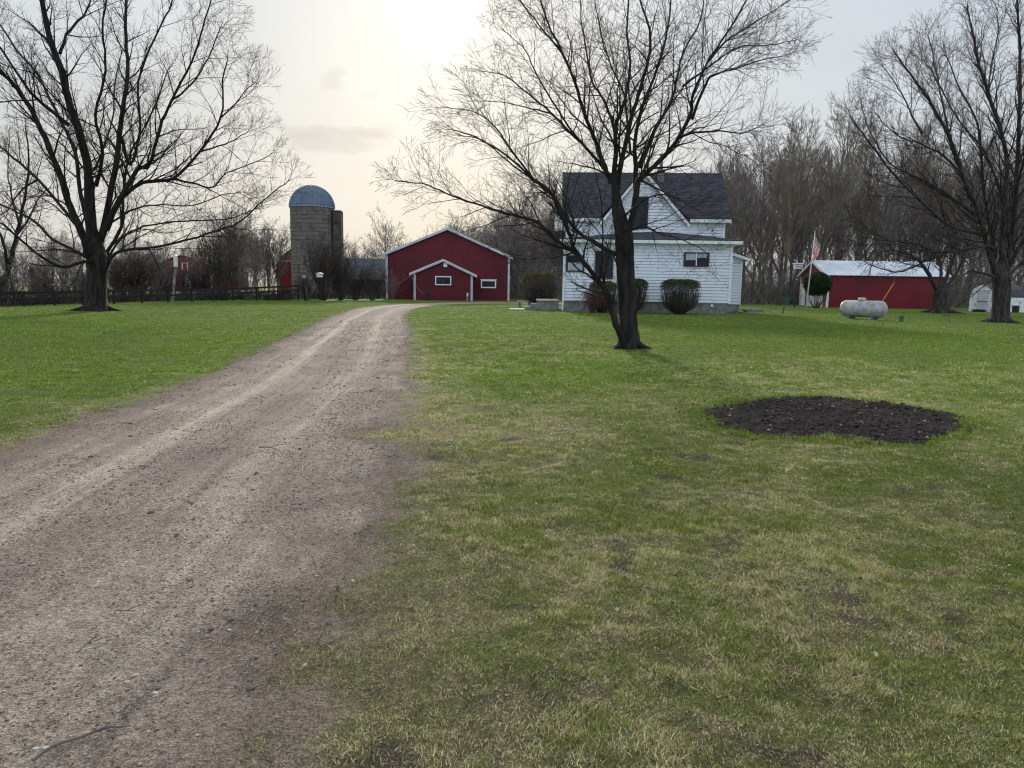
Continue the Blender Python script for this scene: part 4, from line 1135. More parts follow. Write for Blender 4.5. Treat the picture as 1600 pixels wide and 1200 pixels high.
yew_px('clipped_yew', 'brown-stemmed clipped yew partly hidden by the leaning stem of the lawn tree', 918, 966, 440, 43.2, leafmat='yew_brown', stemmat='shrub', seed=3, dens=.8)
yew_px('clipped_yew', 'wide flat-topped yew with browned top left of the farmhouse by the concrete steps', 813, 873, 428, 50.5, leafmat='yew_brown', stemmat='shrub', seed=4, leaf_from=.80)
yew_px('evergreen_bush', 'round dark evergreen on bare stems in front of the red machine shed', 1256, 1297, 426, 62.0, leafmat='ever_leaf', stemmat='shrub', seed=5, round_top=True, leaf_from=.40, dens=1.6)
o = bpy.data.objects.new('red_twig_bush', shrub_proto(1.3, 333, 'shrub_red', 70, .75, .005)); COL.objects.link(o)
o.location = (at(926, 490, 42.5).x, 42.5, 0); tag(o, 'low reddish brown bush at the foot of the farmhouse left of the lawn tree', 'bush')

# ------------------------------------------------------------------ buildings
def window(parent, x0, x1, z0, z1, y, fr=.07, frame='white_trim', panes=1, mat=None, sill=False, curtain=None, proud=.05, mullion='white_trim'):
    """window facing -y: frame (part) with pane and mullions (sub-parts)"""
    B = MB()
    B.box(x0, x1, y - proud, y, z1 - fr, z1, mat); B.box(x0, x1, y - proud, y, z0, z0 + fr, mat)
    B.box(x0, x0 + fr, y - proud, y, z0 + fr, z1 - fr, mat); B.box(x1 - fr, x1, y - proud, y, z0 + fr, z1 - fr, mat)
    wn = B.build('window', frame, parent)
    G = MB(); G.box(x0 + fr, x1 - fr, y - proud * .55, y - .005, z0 + fr, z1 - fr, mat); G.build('pane', 'glass', wn)
    if panes > 1:
        for i in range(1, panes):
            m_ = MB(); c = x0 + (x1 - x0) * i / panes; m_.box(c - .03, c + .03, y - proud * .9, y - proud * .57, z0 + fr, z1 - fr, mat); m_.build('mullion', mullion, wn)
    if curtain:
        for (a, b, c, d) in curtain:
            q = MB(); q.box(x0 + (x1 - x0) * a, x0 + (x1 - x0) * b, y - proud * .62, y - proud * .56, z0 + (z1 - z0) * c, z0 + (z1 - z0) * d, mat); q.build('curtain', 'curtain', wn)
    if sill:
        q = MB(); q.box(x0 - .08, x1 + .08, y - proud * 1.6, y, z0 - .07, z0 - .003, mat); q.build('sill', frame, wn)
    return wn

def hloc_v(loc, px, py): return loc(px, py, 0)
def farmhouse():
    yaw = -math.radians(3.5); O = Vector((3.02, 45.0, 0))
    root = thing('farmhouse', 'white clapboard farmhouse with dark shingle roof and central gable', 'house', O, yaw)
    Wd = 9.95; U1 = 1.9; D = 8.0
    Mi = (Matrix.Translation(O) @ Matrix.Rotation(yaw, 4, 'Z')).inverted()
    def loc(px, py, v):   # pixel -> local x, z on the plane local y = v
        d = ray(px, py); o = Mi @ Vector((0, 0, CAM_H)); dd = Mi.to_3x3() @ d; t = (v - o.y) / dd.y; q = o + dd * t; return q.x, q.z
    fz = .62
    # foundation
    B = MB(); B.box(.02, Wd - .02, .04, D, -.3, fz); B.build('foundation', 'concrete', root)
    # lower wall
    B = MB(); siding(B, lambda z: 0, lambda z: Wd, fz, 4.12, .185)
    L_ = Matrix.Rotation(-PI / 2, 4, 'Z'); Rr = Matrix.Translation((Wd, 0, 0)) @ Matrix.Rotation(PI / 2, 4, 'Z')
    siding(B, lambda z: -D, lambda z: 0, fz, 4.12, .185, L_); siding(B, lambda z: 0, lambda z: D, fz, 4.12, .185, Rr)
    B.box(.05, Wd - .05, .05, D - .05, fz - .02, 4.12)
    # upper wall
    siding(B, lambda z: .12, lambda z: Wd - .12, 4.12, 5.72, .185, Matrix.Translation((0, U1, 0)))
    siding(B, lambda z: -D + .1, lambda z: -U1, 4.12, 5.72, .185, Matrix.Translation((.12, 0, 0)) @ L_)
    siding(B, lambda z: U1, lambda z: D - .1, 4.12, 5.72, .185, Matrix.Translation((-.12, 0, 0)) @ Rr)
    B.box(.18, Wd - .18, U1 + .05, D - .15, 4.12, 5.72)
    # end gables of the main roof
    rv = 4.95; rz = 8.95; half = rv - U1
    for sgn in (0, 1):
        xx = .12 if sgn == 0 else Wd - .12
        B.poly([(xx, U1, 5.7), (xx, D - .1, 5.7), (xx, rv, rz - .1)])
    # front cross gable
    gl, gz = loc(944, 340, U1); gr, _ = loc(1069, 340, U1); pk, pz = loc(1005.5, 266, U1); 
    pz = min(pz, 8.6); base = 5.72
    def gL(z): return gl + (pk - gl) * max(0, z - base) / (pz - base)
    def gR(z): return gr + (pk - gr) * max(0, z - base) / (pz - base)
    siding(B, gL, gR, base, pz - .1, .185, Matrix.Translation((0, U1, 0)))
    B.build('wall', 'white_vinyl', root)
    # corner boards
    B = MB()
    for (a, b, y0, z0, z1) in ((-.05, .1, -.045, fz, 4.12), (Wd - .1, Wd + .05, -.045, fz, 4.12), (.08, .2, U1 - .045, 4.5, 5.7), (Wd - .2, Wd - .08, U1 - .045, 4.5, 5.7)):
        B.box(a, b, y0, y0 + .1, z0, z1)
    B.build('corner_board', 'white_trim', root)
    B = MB(); B.tube([Vector((.04, -.09, 4.1)), Vector((.04, -.09, .9)), Vector((-.02, -.2, .05))], [.04, .04, .04], 6); B.build('downspout', 'white_trim', root)
    # main roof
    sl = (rz - 5.75) / (rv - (U1 - .32)); ev = U1 - .32; oh = .32
    B = MB()
    yc = ev + (pz + .14 - 5.75) / sl; gap_l = gl - .30; gap_r = gr + .30
    for (xo, xg, xm) in ((-oh + .12, gap_l, pk - .001), (Wd + oh - .12, gap_r, pk + .001)):
        pts = [(xo, ev, 5.75), (xg, ev, 5.75), (xm, yc, 5.75 + sl * (yc - ev)), (xm, rv, rz), (xo, rv, rz)]
        if xo > xg: pts = pts[::-1]
        B.slab(pts, (0, 0, -.14))
    B.slab([(-oh + .12, rv, rz + .002), (Wd + oh - .12, rv, rz + .002), (Wd + oh - .12, 2 * rv - ev, 5.75), (-oh + .12, 2 * rv - ev, 5.75)], (0, 0, -.14))
    # cross gable planes
    gy0 = U1 - .30; over = .30; slg = (pz - base) / (pk - gl)
    for sgn in (-1, 1):
        e = gl if sgn < 0 else gr
        ex = e + sgn * over; ez = base + .12 - over * slg + .02
        B.slab([(ex, gy0, ez), (pk, gy0, pz + .14), (pk, rv, pz + .14), (ex, ev + .06, ez)] if False else [(ex, gy0, ez), (pk, gy0, pz + .14), (pk, rv - .3, pz + .14), (ex, ev + .3, ez)], (0, 0, -.13))
    B.build('roof', 'shingle', root)
    # fascia, rakes
    B = MB()
    B.box(-oh + .12, gl - over - .02, ev - .03, ev + .02, 5.50, 5.70); B.box(gr + over + .02, Wd + oh - .12, ev - .03, ev + .02, 5.50, 5.70)
    for sgn in (-1, 1):
        e = gl if sgn < 0 else gr; ex = e + sgn * over; ez = base + .12 - over * slg - .14
        B.slab([(ex, gy0 - .03, ez - .14), (ex, gy0 - .03, ez + .08), (pk, gy0 - .03, pz + .06), (pk, gy0 - .03, pz - .18)], (0, .05, 0))
    for xx in (-oh + .10, Wd + oh - .14):
        B.slab([(xx, ev, 5.43), (xx, ev, 5.62), (xx, rv, rz - .13), (xx, rv, rz - .32)], (.04, 0, 0))
        B.slab([(xx, 2 * rv - ev, 5.43), (xx, 2 * rv - ev, 5.62), (xx, rv, rz - .13), (xx, rv, rz - .32)], (.04, 0, 0))
    B.build('fascia', 'white_trim', root)
    # lean-to roof over the front rooms, hipped ends
    B = MB(); e0, e1 = -.28, Wd + .5
    fr = [(e0, -.42, 4.34), (3.0, -.42, 4.34), (5.6, -.42, 4.34), (8, -.42, 4.34), (e1, -.42, 4.34)]
    bk = [(e0, U1 + .02, 4.42), (3.0, U1 + .02, 4.80), (5.6, U1 + .02, 4.97), (8, U1 + .02, 4.80), (e1, U1 + .02, 4.42)]
    for i in range(4):
        B.slab([fr[i], fr[i + 1], bk[i + 1], bk[i]], (0, 0, -.05))
    B.build('lean_to_roof', 'shingle', root)
    B = MB(); B.box(e0, e1, -.45, -.40, 4.10, 4.285); B.box(e0, e0 + .03, -.40, U1 + .3, 4.10, 4.285); B.box(e1 - .03, e1, -.4, U1 + .3, 4.10, 4.285); B.box(e0 + .03, e1 - .03, -.40, U1, 4.12, 4.16); B.build('eave_trim', 'white_trim', root)
    # windows from the photograph's openings
    def win(p0, q0, p1, q1, v, **k):
        a, zt = loc(p0, q0, v); b, _ = loc(p1, q0, v); _, zb = loc(p0, q1, v); return window(root, a, b, zb, zt, v - .02, **k)
    win(1068.6, 394, 1108.3, 416.4, 0, fr=.05, frame='dark_frame', panes=2, curtain=[(.08, .47, .45, .9), (.53, .92, .62, .9)], proud=.07)
    win(884.8, 398.5, 913.5, 424.6, 0, fr=.06, frame='dark_frame', panes=1, curtain=[(.1, .9, .08, .55)], proud=.07)
    win(930, 391.5, 959, 435, 0, fr=.07, frame='dark_frame', panes=2, proud=.07, mullion='dark_frame')
    win(988, 307, 1013.5, 357, U1, fr=.06, frame='dark_frame', panes=1, proud=.07)
    # chimney
    cx, _ = loc(1033, 260, rv - .5)
    B = MB(); B.box(cx - .2, cx + .2, rv - .75, rv - .35, 8.0, 8.95); B.box(cx - .25, cx + .25, rv - .8, rv - .3, 8.95, 9.05); ch = B.build('chimney', 'brick', root)
    B = MB(); B.lathe([(.10, 9.05), (.10, 9.95), (.16, 9.97), (.16, 10.07), (.02, 10.15)], 12, (cx, rv - .55)); B.build('flue_pipe', 'galv', ch, True)
    B = MB(); a, b = hloc_v(loc, 1110, 478); B.box(a, a + .16, -.06, .03, .42, .55); B.build('foundation_vent', 'white_trim', root)
    # side porch on the right
    B = MB(); A0, A1 = 3.1, 7.2; xs = 1.35
    siding(B, lambda z: Wd, lambda z: Wd + xs, .5, 3.55, .185, Matrix.Translation((0, A0, 0)))
    siding(B, lambda z: A0, lambda z: A1, .5, 3.35, .185, Matrix.Translation((xs, 0, 0)) @ Rr)
    B.box(Wd + .05, Wd + xs - .05, A0 + .05, A1, .3, 3.3)
    B.build('side_porch', 'white_vinyl', root)
    B = MB(); B.slab([(Wd + .0, A0 - .3, 3.98), (Wd + xs + .35, A0 - .3, 3.45), (Wd + xs + .35, A1 + .2, 3.45), (Wd, A1 + .2, 3.98)], (0, 0, .05)); B.build('porch_roof', 'shingle', root)
    B = MB(); B.slab([(Wd + .05, A0 - .34, 3.78), (Wd + xs + .35, A0 - .34, 3.26), (Wd + xs + .35, A0 - .34, 3.44), (Wd + .05, A0 - .34, 3.96)], (0, .035, 0))
    B.box(Wd + xs - .04, Wd + xs + .04, A0 - .04, A0 + .05, .5, 3.35); B.build('porch_trim', 'white_trim', root)
    B = MB(); B.box(Wd + .02, Wd + xs - .03, A0 + .03, A1, -.2, .5); B.build('porch_footing', 'concrete', root)
    # vent box on the upper left wall
    a, zt = loc(867, 338, U1 + 1.0); b, zb = loc(877, 358, U1 + 1.0)
    B = MB(); B.box(a, .10, U1 + .8, U1 + 2.6, zb, zt); B.build('wall_bay', 'white_trim', root)
    return root, loc
house, hloc = farmhouse()

# concrete stoop, left of the house
def stoop():
    Y = 46.5
    a = at(840, 486, Y); b = at(874, 486, Y); t = at(840, 468.5, Y).z
    root = thing('concrete_stoop', 'grey concrete stoop with two steps at the left corner of the farmhouse', 'steps', (a.x, Y, 0))
    B = MB(); B.box(0, b.x - a.x - .06, 0, 2.2, -.1, t - .05); B.build('block', 'concrete', root)
    B = MB(); B.box(-.05, b.x - a.x - .06, -.05, 2.25, t - .048, t + .03); B.build('landing', 'stone_pale', root)
    B = MB(); B.box(-.42, -.003, 0, 2.2, -.1, t * .62); B.build('step', 'concrete', root)
    B = MB(); B.box(-.80, -.423, 0, 2.2, -.1, t * .32); B.build('step', 'concrete', root)
    c = at(796, 487, 46.0); d = at(819, 487, 46)
    B = MB(); B.box(c.x, d.x, 45.5, 46.6, .0, .07); o = B.build('stone_slab', 'stone_pale'); tag(o, 'pale flat stone slab lying on the grass before the concrete stoop', 'slab')
    c = at(808, 475, 52); d = at(831, 475, 52)
    bn = thing('garden_bench', 'low pale bench left of the concrete stoop beneath the wide yew', 'bench', (c.x, 52, 0)); w_ = d.x - c.x
    B = MB(); B.box(0, w_, 0, .4, .36, .42); B.build('seat', 'stone_pale', bn)
    for xx in (.1, w_ - .25):
        B = MB(); B.box(xx, xx + .15, .05, .35, 0, .36); B.build('leg', 'concrete', bn)
stoop()
def boards():
    c = at(1160, 482, 50)
    root = thing('board_stack', 'low stack of weathered boards right of the farmhouse porch', 'boards', (c.x, 49.0, 0))
    for i in range(3):
        B = MB(); B.box(-.1 * i, 1.15 - .06 * i, .05 * i, .8, .07 * i, .07 * i + .066); B.build('board', 'grey_wood', root)
boards()

# ---- big red barn
def barn():
    Y = 72.0; yaw = math.radians(2.0)
    xl = at(604, 467, Y).x; O = Vector((xl, Y, 0))
    root = thing('red_barn', 'large dark red metal barn with wide low gable front', 'barn', O, yaw)
    W_ = at(795, 470, Y).x - xl; D = 22; ez = at(604, 396, Y).z; ez2 = ez - .12; pz = at(699, 357, Y).z
    pk = at(699, 357, Y).x - xl
    top = lambda u: ez + (pz - ez) * u / pk if u < pk else ez2 + (pz - ez2) * (W_ - u) / (W_ - pk)
    B = MB(); ribbed(B, 0, W_, 0, top, .3)
    Rr = Matrix.Translation((W_, 0, 0)) @ Matrix.Rotation(PI / 2, 4, 'Z'); ribbed(B, 0, D, 0, lambda u: ez2, .3, Rr)
    Ll = Matrix.Rotation(-PI / 2, 4, 'Z'); ribbed(B, -D, 0, 0, lambda u: ez, .3, Ll)
    B.poly([(0, D, 0), (W_, D, 0), (W_, D, ez2), (pk, D, pz), (0, D, ez)])
    B.build('wall', 'barn_red', root)
    B = MB(); o_ = .35
    sL = (pz - ez) / pk; sR = (pz - ez2) / (W_ - pk)
    B.slab([(-o_, -.25, ez - o_ * sL + .05), (pk, -.25, pz + .05), (pk, D + .2, pz + .05), (-o_, D + .2, ez - o_ * sL + .05)], (0, 0, .06))
    B.slab([(pk, -.25, pz + .05), (W_ + o_, -.25, ez2 - o_ * sR + .05), (W_ + o_, D + .2, ez2 - o_ * sR + .05), (pk, D + .2, pz + .05)], (0, 0, .06))
    B.build('roof', 'metal_roof', root)
    B = MB()
    B.slab([(-o_, -.3, ez - o_ * sL - .14), (pk, -.3, pz - .14), (pk, -.3, pz + .045), (-o_, -.3, ez - o_ * sL + .045)], (0, .04, 0)); B.build('gable_trim', 'grey_trim', root)
    B = MB()
    B.slab([(pk + .002, -.3, pz - .14), (W_ + o_, -.3, ez2 - o_ * sR - .14), (W_ + o_, -.3, ez2 - o_ * sR + .045), (pk + .002, -.3, pz + .045)], (0, .04, 0)); B.build('gable_trim', 'grey_trim', root)
    for (a, zt) in ((-.06, ez), (W_ - .14, ez2)):
        B = MB(); B.box(a, a + .2, -.06, .1, 0, zt - .12); B.build('corner_trim', 'grey_trim', root)
    Mi = (Matrix.Translation(O) @ Matrix.Rotation(yaw, 4, 'Z')).inverted()
    def loc(px, py, v):
        d = ray(px, py); o = Mi @ Vector((0, 0, CAM_H)); dd = Mi.to_3x3() @ d; t = (v - o.y) / dd.y; q = o + dd * t; return q.x, q.z
    a, zt = loc(751.5, 437.3, 0); b, _ = loc(775.3, 437, 0); _, zb = loc(751, 450, 0)
    window(root, a, b, zb, zt, -.03, fr=.12, proud=.07)
    B = MB(); B.box(a - .06, b + .06, -.13, -.03, zt, zt + .06); B.build('window_head', 'white_trim', root)
    # annex
    v = -2.6
    l, _ = loc(646.8, 440, v); r, _ = loc(738.2, 440, v); p, pz2 = loc(692.6, 406.5, v); _, ezL = loc(647, 425.5, v); _, ezR = loc(738, 428.5, v)
    an = root
    topA = lambda u: ezL + (pz2 - ezL) * (u - l) / (p - l) if u < p else ezR + (pz2 - ezR) * (r - u) / (r - p)
    B = MB(); ribbed(B, l, r, 0, topA, .3, Matrix.Translation((0, v, 0)))
    B.poly([(l, v, 0), (l, 0, 0), (l, 0, ezL), (l, v, ezL)])
    B.poly([(r, v + .02, 0), (r, 0, 0), (r, 0, ezR), (r, v + .02, ezR)])
    B.build('annex', 'barn_red', root)
    B = MB(); sA = (pz2 - ezL) / (p - l); o2 = .42
    B.slab([(l - o2, v - .22, ezL - o2 * sA + .06), (p, v - .22, pz2 + .06), (p, -.02, pz2 + .06), (l - o2, -.02, ezL - o2 * sA + .06)], (0, 0, .05))
    B.slab([(p, v - .22, pz2 + .06), (r + o2, v - .22, ezR - o2 * sA + .06), (r + o2, -.02, ezR - o2 * sA + .06), (p, -.02, pz2 + .06)], (0, 0, .05))
    B.build('annex_roof', 'metal_roof', root)
    for q in ((l - o2, ezL - o2 * sA, p, pz2), (p + .002, pz2, r + o2, ezR - o2 * sA)):
        B = MB(); B.slab([(q[0], v - .26, q[1] - .14), (q[2], v - .26, q[3] - .14), (q[2], v - .26, q[3] + .055), (q[0], v - .26, q[1] + .055)], (0, .035, 0)); B.build('gable_trim', 'grey_trim', root)
    for a in (l - .03, r - .17):
        B = MB(); B.box(a, a + .2, v - .05, v + .12, 0, ezL - .15); B.build('corner_trim', 'grey_trim', root)
    B = MB(); B.box(r + .005, r + .03, v + .25, v + .95, .05, ezR - .5); B.build('door', 'grey_trim', root)
    a, zt = loc(680, 431.3, v); b, _ = loc(705.2, 431, v); _, zb = loc(680, 445.4, v)
    window(root, a, b, zb, zt, v - .03, fr=.10, proud=.07, panes=2, mullion='dark_frame')
    a, zt = loc(693, 411, v); b, _ = loc(698.8, 411, v); _, zb = loc(693, 417.2, v)
    B = MB(); B.box(a, b, v - .09, v - .02, zb, zt)
    for k in range(4): B.box(a + .03, b - .03, v - .11, v - .092, zb + .03 + k * (zt - zb) / 4.3, zb + .07 + k * (zt - zb) / 4.3)
    B.build('gable_vent', 'white_trim', root)
    a, zt = loc(729, 457.5, v); b, zb = loc(732, 463, v)
    B = MB(); B.box(a, b, v - .2, v - .02, zb, zt); B.box(a + .02, a + .06, v - .12, v - .05, 0, zb); B.box(b - .07, b - .03, v - .12, v - .05, 0, zb); B.build('gas_meter', 'grey_trim', root)
    # sagging lines at the eave
    e = Vector((l - .3, v - .1, ezL - .3))
    for tgt in (Vector((l - 3.0, v + 1.5, 1.25)), Vector((l + 1.3, v - .6, .3))):
        B = MB(); pts = [e.lerp(tgt, t / 8) + Vector((0, 0, -.5 * math.sin(PI * t / 8) * .6)) for t in range(9)]
        B.tube(pts, [.012] * 9, 4); B.build('guy_line', 'rope', root)
barn()

# ---- silo
def silo():
    Y = 78.0; c = at(490.5, 466, Y); r = 65.2 / F * Y / 2; zr = at(490, 325, Y).z
    root = thing('silo', 'tall weathered concrete stave silo with blue-grey ribbed dome', 'silo', (c.x, Y, 0), math.radians(6))
    R2 = random.Random(4); V = []; Fc = []; Cc = []
    rows = 11; n = 40; hh = zr / rows
    for i in range(rows):
        for q in range(n):
            off = 0
            a0 = 2 * PI * (q + off) / n; a1 = 2 * PI * (q + off + .975) / n; rr = r * (1 + R2.gauss(0, .0012))
            z0 = i * hh + .015; z1 = (i + 1) * hh - .01; k = len(V)
            V += [(rr * math.cos(a0), rr * math.sin(a0), z0), (rr * math.cos(a1), rr * math.sin(a1), z0), (rr * math.cos(a1), rr * math.sin(a1), z1), (rr * math.cos(a0), rr * math.sin(a0), z1)]
            Fc += [k, k + 1, k + 2, k + 3]
            b = (.88 + .24 * R2.random()) * (1 - .25 * (R2.random() < .08)); cc = np.array([.150, .132, .118]) * b; Cc += [cc] * 4
    m = vcol_mat('silo_stave', .95, [(2.5, .7, 1.25, 8), (14, .8, 1.2, 5)], .01, 20)
    o = fast_mesh('stave_wall', np.array(V), np.array(Fc), 4, m, np.array(Cc)); o.parent = root
    B = MB(); B.lathe([(r - .03, 0), (r - .03, zr)], 40); B.build('core', 'hoop', root)
    for i in range(1, rows * 2):
        B = MB(); z = i * hh / 2; n2 = 40
        if i % 2 and i < rows: pass
        B.tube([Vector(((r + .015) * math.cos(2 * PI * q / n2), (r + .015) * math.sin(2 * PI * q / n2), z)) for q in range(n2 + 1)], [.018 if i % 2 else .03] * (n2 + 1), 4); B.build('hoop', 'hoop', root)
    # ribbed dome
    B = MB(); ns = 72; nr = 12
    for i in range(nr + 1):
        e = (PI / 2) * i / nr; 
        for q in range(ns):
            a = 2 * PI * q / ns; k = 1 + (.035 if q % 2 == 0 else 0) * (1 if i < nr else 0)
            rr = (r + .05) * k
            B.v.append((rr * math.cos(e) * math.cos(a), rr * math.cos(e) * math.sin(a), zr + rr * math.sin(e) * .985))
    for i in range(nr):
        for q in range(ns):
            w2 = (q + 1) % ns; B.f.append((i * ns + q, i * ns + w2, (i + 1) * ns + w2, (i + 1) * ns + q))
    B.build('dome', 'dome', root)
    B = MB(); B.lathe([(.16, zr + r), (.16, zr + r + .1), (.03, zr + r + .16)], 10); B.build('finial', 'galv', root)
    B = MB(); B.lathe([(r + .06, zr - .05), (r + .11, zr), (r + .09, zr + .04)], 48); B.build('rim', 'galv', root)
    # chute
    w0 = at(521, 330, Y).x - c.x; w1 = at(534, 330, Y).x - c.x; zt = at(530, 329.5, Y).z
    B = MB(); B.box(w0, w1 - .02, -1.0, .8, 0, zt); 
    for k in range(int(zt / .85)): B.box(w0 - .0, w1, -1.04, -1.002, k * .85, k * .85 + .06)
    B.slab([(w0, -1.06, zt + .002), (w1, -1.06, zt - .25), (w1, .85, zt - .25), (w0, .85, zt + .002)], (0, 0, .05))
    B.build('chute', 'chute', root)
silo()

# ---- arched dairy barn behind the silo
def arch_barn():
    Y = 90.0
    xl = at(433, 459, Y).x; pkx = at(478, 400, Y).x; zp = at(560, 403, Y).z; zq = at(478, 386, Y).z
    root = thing('arched_barn', 'red arched-roof barn with long grey shingle roof behind the silo', 'barn', (pkx, Y, 0), 0)
    hw = pkx - xl
    # profile of the gothic arch
    prof = []
    for i in range(15):
        t = i / 14; a = t * PI / 2
        prof.append((-hw * (math.cos(a) ** .85), 1.8 + (zq - 1.8) * (math.sin(a) ** 1.0)))
    prof = [(-hw, 0)] + prof; full = prof + [(-x, z) for x, z in prof[::-1][1:]]
    B = MB(); B.poly([(x, 0, z) for x, z in full]); B.build('gable_wall', 'old_red', root)
    # trim line and door
    B = MB(); B.box(-hw + .25, hw - .3, -.05, -.005, 3.95, 4.07); B.build('belt_trim', 'white_trim', root)
    dx = at(457, 450, Y).x - pkx
    B = MB(); B.box(dx, dx + 2.6, -.08, -.01, .1, 3.6); B.build('door', 'white_paint', root)
    B = MB()
    for (x0, z0), (x1, z1) in zip(full[1:-1], full[2:-1]):
        B.slab([(x0 * 1.02, -.3, z0 + .03), (x1 * 1.02, -.3, z1 + .03), (x1 * 1.02, 14, z1 + .03), (x0 * 1.02, 14, z0 + .03)], (0, 0, .06))
    B.build('roof', 'shingle_old', root)
    # long wing running right, behind the drive
    xr = at(606, 430, Y).x - pkx + 3; Bz = zp
    B = MB(); B.box(hw * .2, xr, 2.0, 9, 0, 2.2); B.build('wing_wall', 'chute', root)
    B = MB(); B.slab([(hw * .2, 1.4, 1.9), (xr, 1.4, 1.9), (xr, 4.4, Bz - .15 + .1), (hw * .2, 4.4, Bz + .1)], (0, 0, .07))
    B.slab([(hw * .2, 4.4, Bz + .1), (xr, 4.4, Bz - .05), (xr, 9, 1.9), (hw * .2, 9, 1.9)], (0, 0, .07)); B.build('wing_roof', 'shingle_old', root)
arch_barn()

# ---- small far gambrel barn
def far_barn():
    Y = 118.0; xc = at(288, 449, Y).x; hw = (at(330, 449, Y).x - at(247, 449, Y).x) / 2; zp = at(286, 400, Y).z
    root = thing('distant_barn', 'small distant red barn with pale blue door seen between the shrubs', 'barn', (xc, Y, 0), math.radians(0))
    ze = zp * .48
    full = [(-hw, 0), (-hw, ze), (-hw * .78, ze + (zp - ze) * .55), (-hw * .4, ze + (zp - ze) * .85), (-.1, zp), (.1, zp), (hw * .4, ze + (zp - ze) * .85), (hw * .78, ze + (zp - ze) * .55), (hw, ze), (hw, 0)]
    B = MB(); B.poly([(x, 0, z) for x, z in full]); B.build('gable_wall', 'old_red', root)
    B = MB()
    for (x0, z0), (x1, z1) in zip(full[1:-1], full[2:-1]): B.slab([(x0 * 1.04, -.3, z0 + .05), (x1 * 1.04, -.3, z1 + .05), (x1 * 1.04, 16, z1 + .05), (x0 * 1.04, 16, z0 + .05)], (0, 0, .08))
    B.build('roof', 'shingle_old', root)
    a = at(288, 429, Y); b = at(302, 449, Y)
    B = MB(); B.box(a.x - xc, b.x - xc, -.1, -.01, .1, a.z); B.build('door', 'blue_door', root)
    a = at(284, 410, Y); b = at(294, 423, Y); x0, x1, z0, z1 = a.x - xc, b.x - xc, b.z, a.z
    B = MB(); B.box(x0, x1, -.08, -.01, z1 - .14, z1); B.box(x1 - .14, x1, -.08, -.01, z0, z1 - .143); B.box(x0, x0 + .14, -.08, -.01, z0, z1 - .143); B.build('hay_door_trim', 'white_trim', root)
    a = at(311.5, 432, Y); b = at(315, 440, Y); window(root, a.x - xc, b.x - xc, b.z, a.z, -.01, fr=.08)
    B = MB(); B.box(hw - .1, hw + .15, -.12, .1, 0, ze); B.build('corner_trim', 'white_trim', root)
    xr = at(360, 424, Y).x - xc; z1 = at(345, 421, Y).z
    B = MB(); B.box(hw, xr, 1, 8, 0, z1 - 1); B.build('wing_wall', 'old_red', root)
    B = MB(); B.slab([(hw + .02, .6, z1 - 1.3), (xr + .2, .6, z1 - 1.3), (xr + .2, 4.5, z1), (hw + .02, 4.5, z1)], (0, 0, .1)); B.build('wing_roof', 'shingle_old', root)
far_barn()

# ---- red machine shed
def shed():
    Y = 66.0; n = at(1291.3, 478, Y); yaw = math.radians(-2.0)
    O = Vector((n.x, Y, 0)); root = thing('machine_shed', 'long low red metal shed with white metal roof', 'shed', O, yaw)
    Ln = 10.35; G = 6.9
    Mi = (Matrix.Translation(O) @ Matrix.Rotation(yaw, 4, 'Z')).inverted()
    ez = at(1293, 429, Y).z; pz = at(1271, 408, Y + G / 2).z
    # local: long wall along +x at y=0; gable wall at x=0 running to +y
    B = MB(); ribbed(B, 0, Ln, 0, lambda u: ez, .3)
    ribbed(B, 0, G, 0, lambda u: ez, .3, Matrix.Translation((Ln, 0, 0)) @ Matrix.Rotation(PI / 2, 4, 'Z'))
    B.poly([(Ln, 0, ez), (Ln, G, ez), (Ln, G / 2, pz)]); B.poly([(0, G, 0), (Ln, G, 0), (Ln, G, ez), (0, G, ez)])
    B.build('wall', 'shed_red', root)
    B = MB(); B.poly([(0, 0, 0), (0, G, 0), (0, G, ez), (0, G / 2, pz), (0, 0, ez)][::-1]); B.build('gable_wall', 'faded_red', root)
    B = MB(); o_ = .25; s = (pz - ez) / (G / 2)
    # ribs on the roof sheets
    def sheet(y0, z0, y1, z1):
        B.slab([(-.3, y0, z0), (Ln + .3, y0, z0), (Ln + .3, y1, z1), (-.3, y1, z1)], (0, 0, .05))
        x = -.3
        while x < Ln + .3:
            B.slab([(x, y0, z0 + .052), (x + .05, y0, z0 + .052), (x + .05, y1, z1 + .052), (x, y1, z1 + .052)], (0, 0, .025)); x += .45
    sheet(-o_, ez - o_ * s + .03, G / 2, pz + .03); sheet(G + o_, ez - o_ * s + .03, G / 2 + .002, pz + .03)
    B.build('roof', 'metal_roof', root)
    B = MB(); B.slab([(-.34, -o_, ez - o_ * s - .12), (-.34, G / 2, pz - .12), (-.34, G / 2, pz + .06), (-.34, -o_, ez - o_ * s + .06)], (.035, 0, 0)); B.build('rake_trim', 'white_trim', root)
    B = MB(); B.slab([(-.34, G + o_, ez - o_ * s - .12), (-.34, G / 2 + .002, pz - .12), (-.34, G / 2 + .002, pz + .06), (-.34, G + o_, ez - o_ * s + .06)], (.035, 0, 0)); B.build('rake_trim', 'white_trim', root)
    for (x, y) in ((-.03, -.03), (-.03, G - .12), (Ln - .12, -.03)):
        B = MB(); B.box(x, x + .16, y, y + .16, 0, ez - .1); B.build('corner_trim', 'white_trim', root)
    zd = ez * .73
    B = MB(); B.box(-.08, -.01, .9, 4.9, .02, zd)
    for k in range(1, 5): B.box(-.1, -.082, .95, 4.85, k * zd / 5 - .02, k * zd / 5 + .02)
    B.build('overhead_door', 'white_paint', root)
    B = MB(); B.box(-.08, -.01, 5.4, 6.5, .02, zd); B.build('door', 'white_paint', root)
shed()

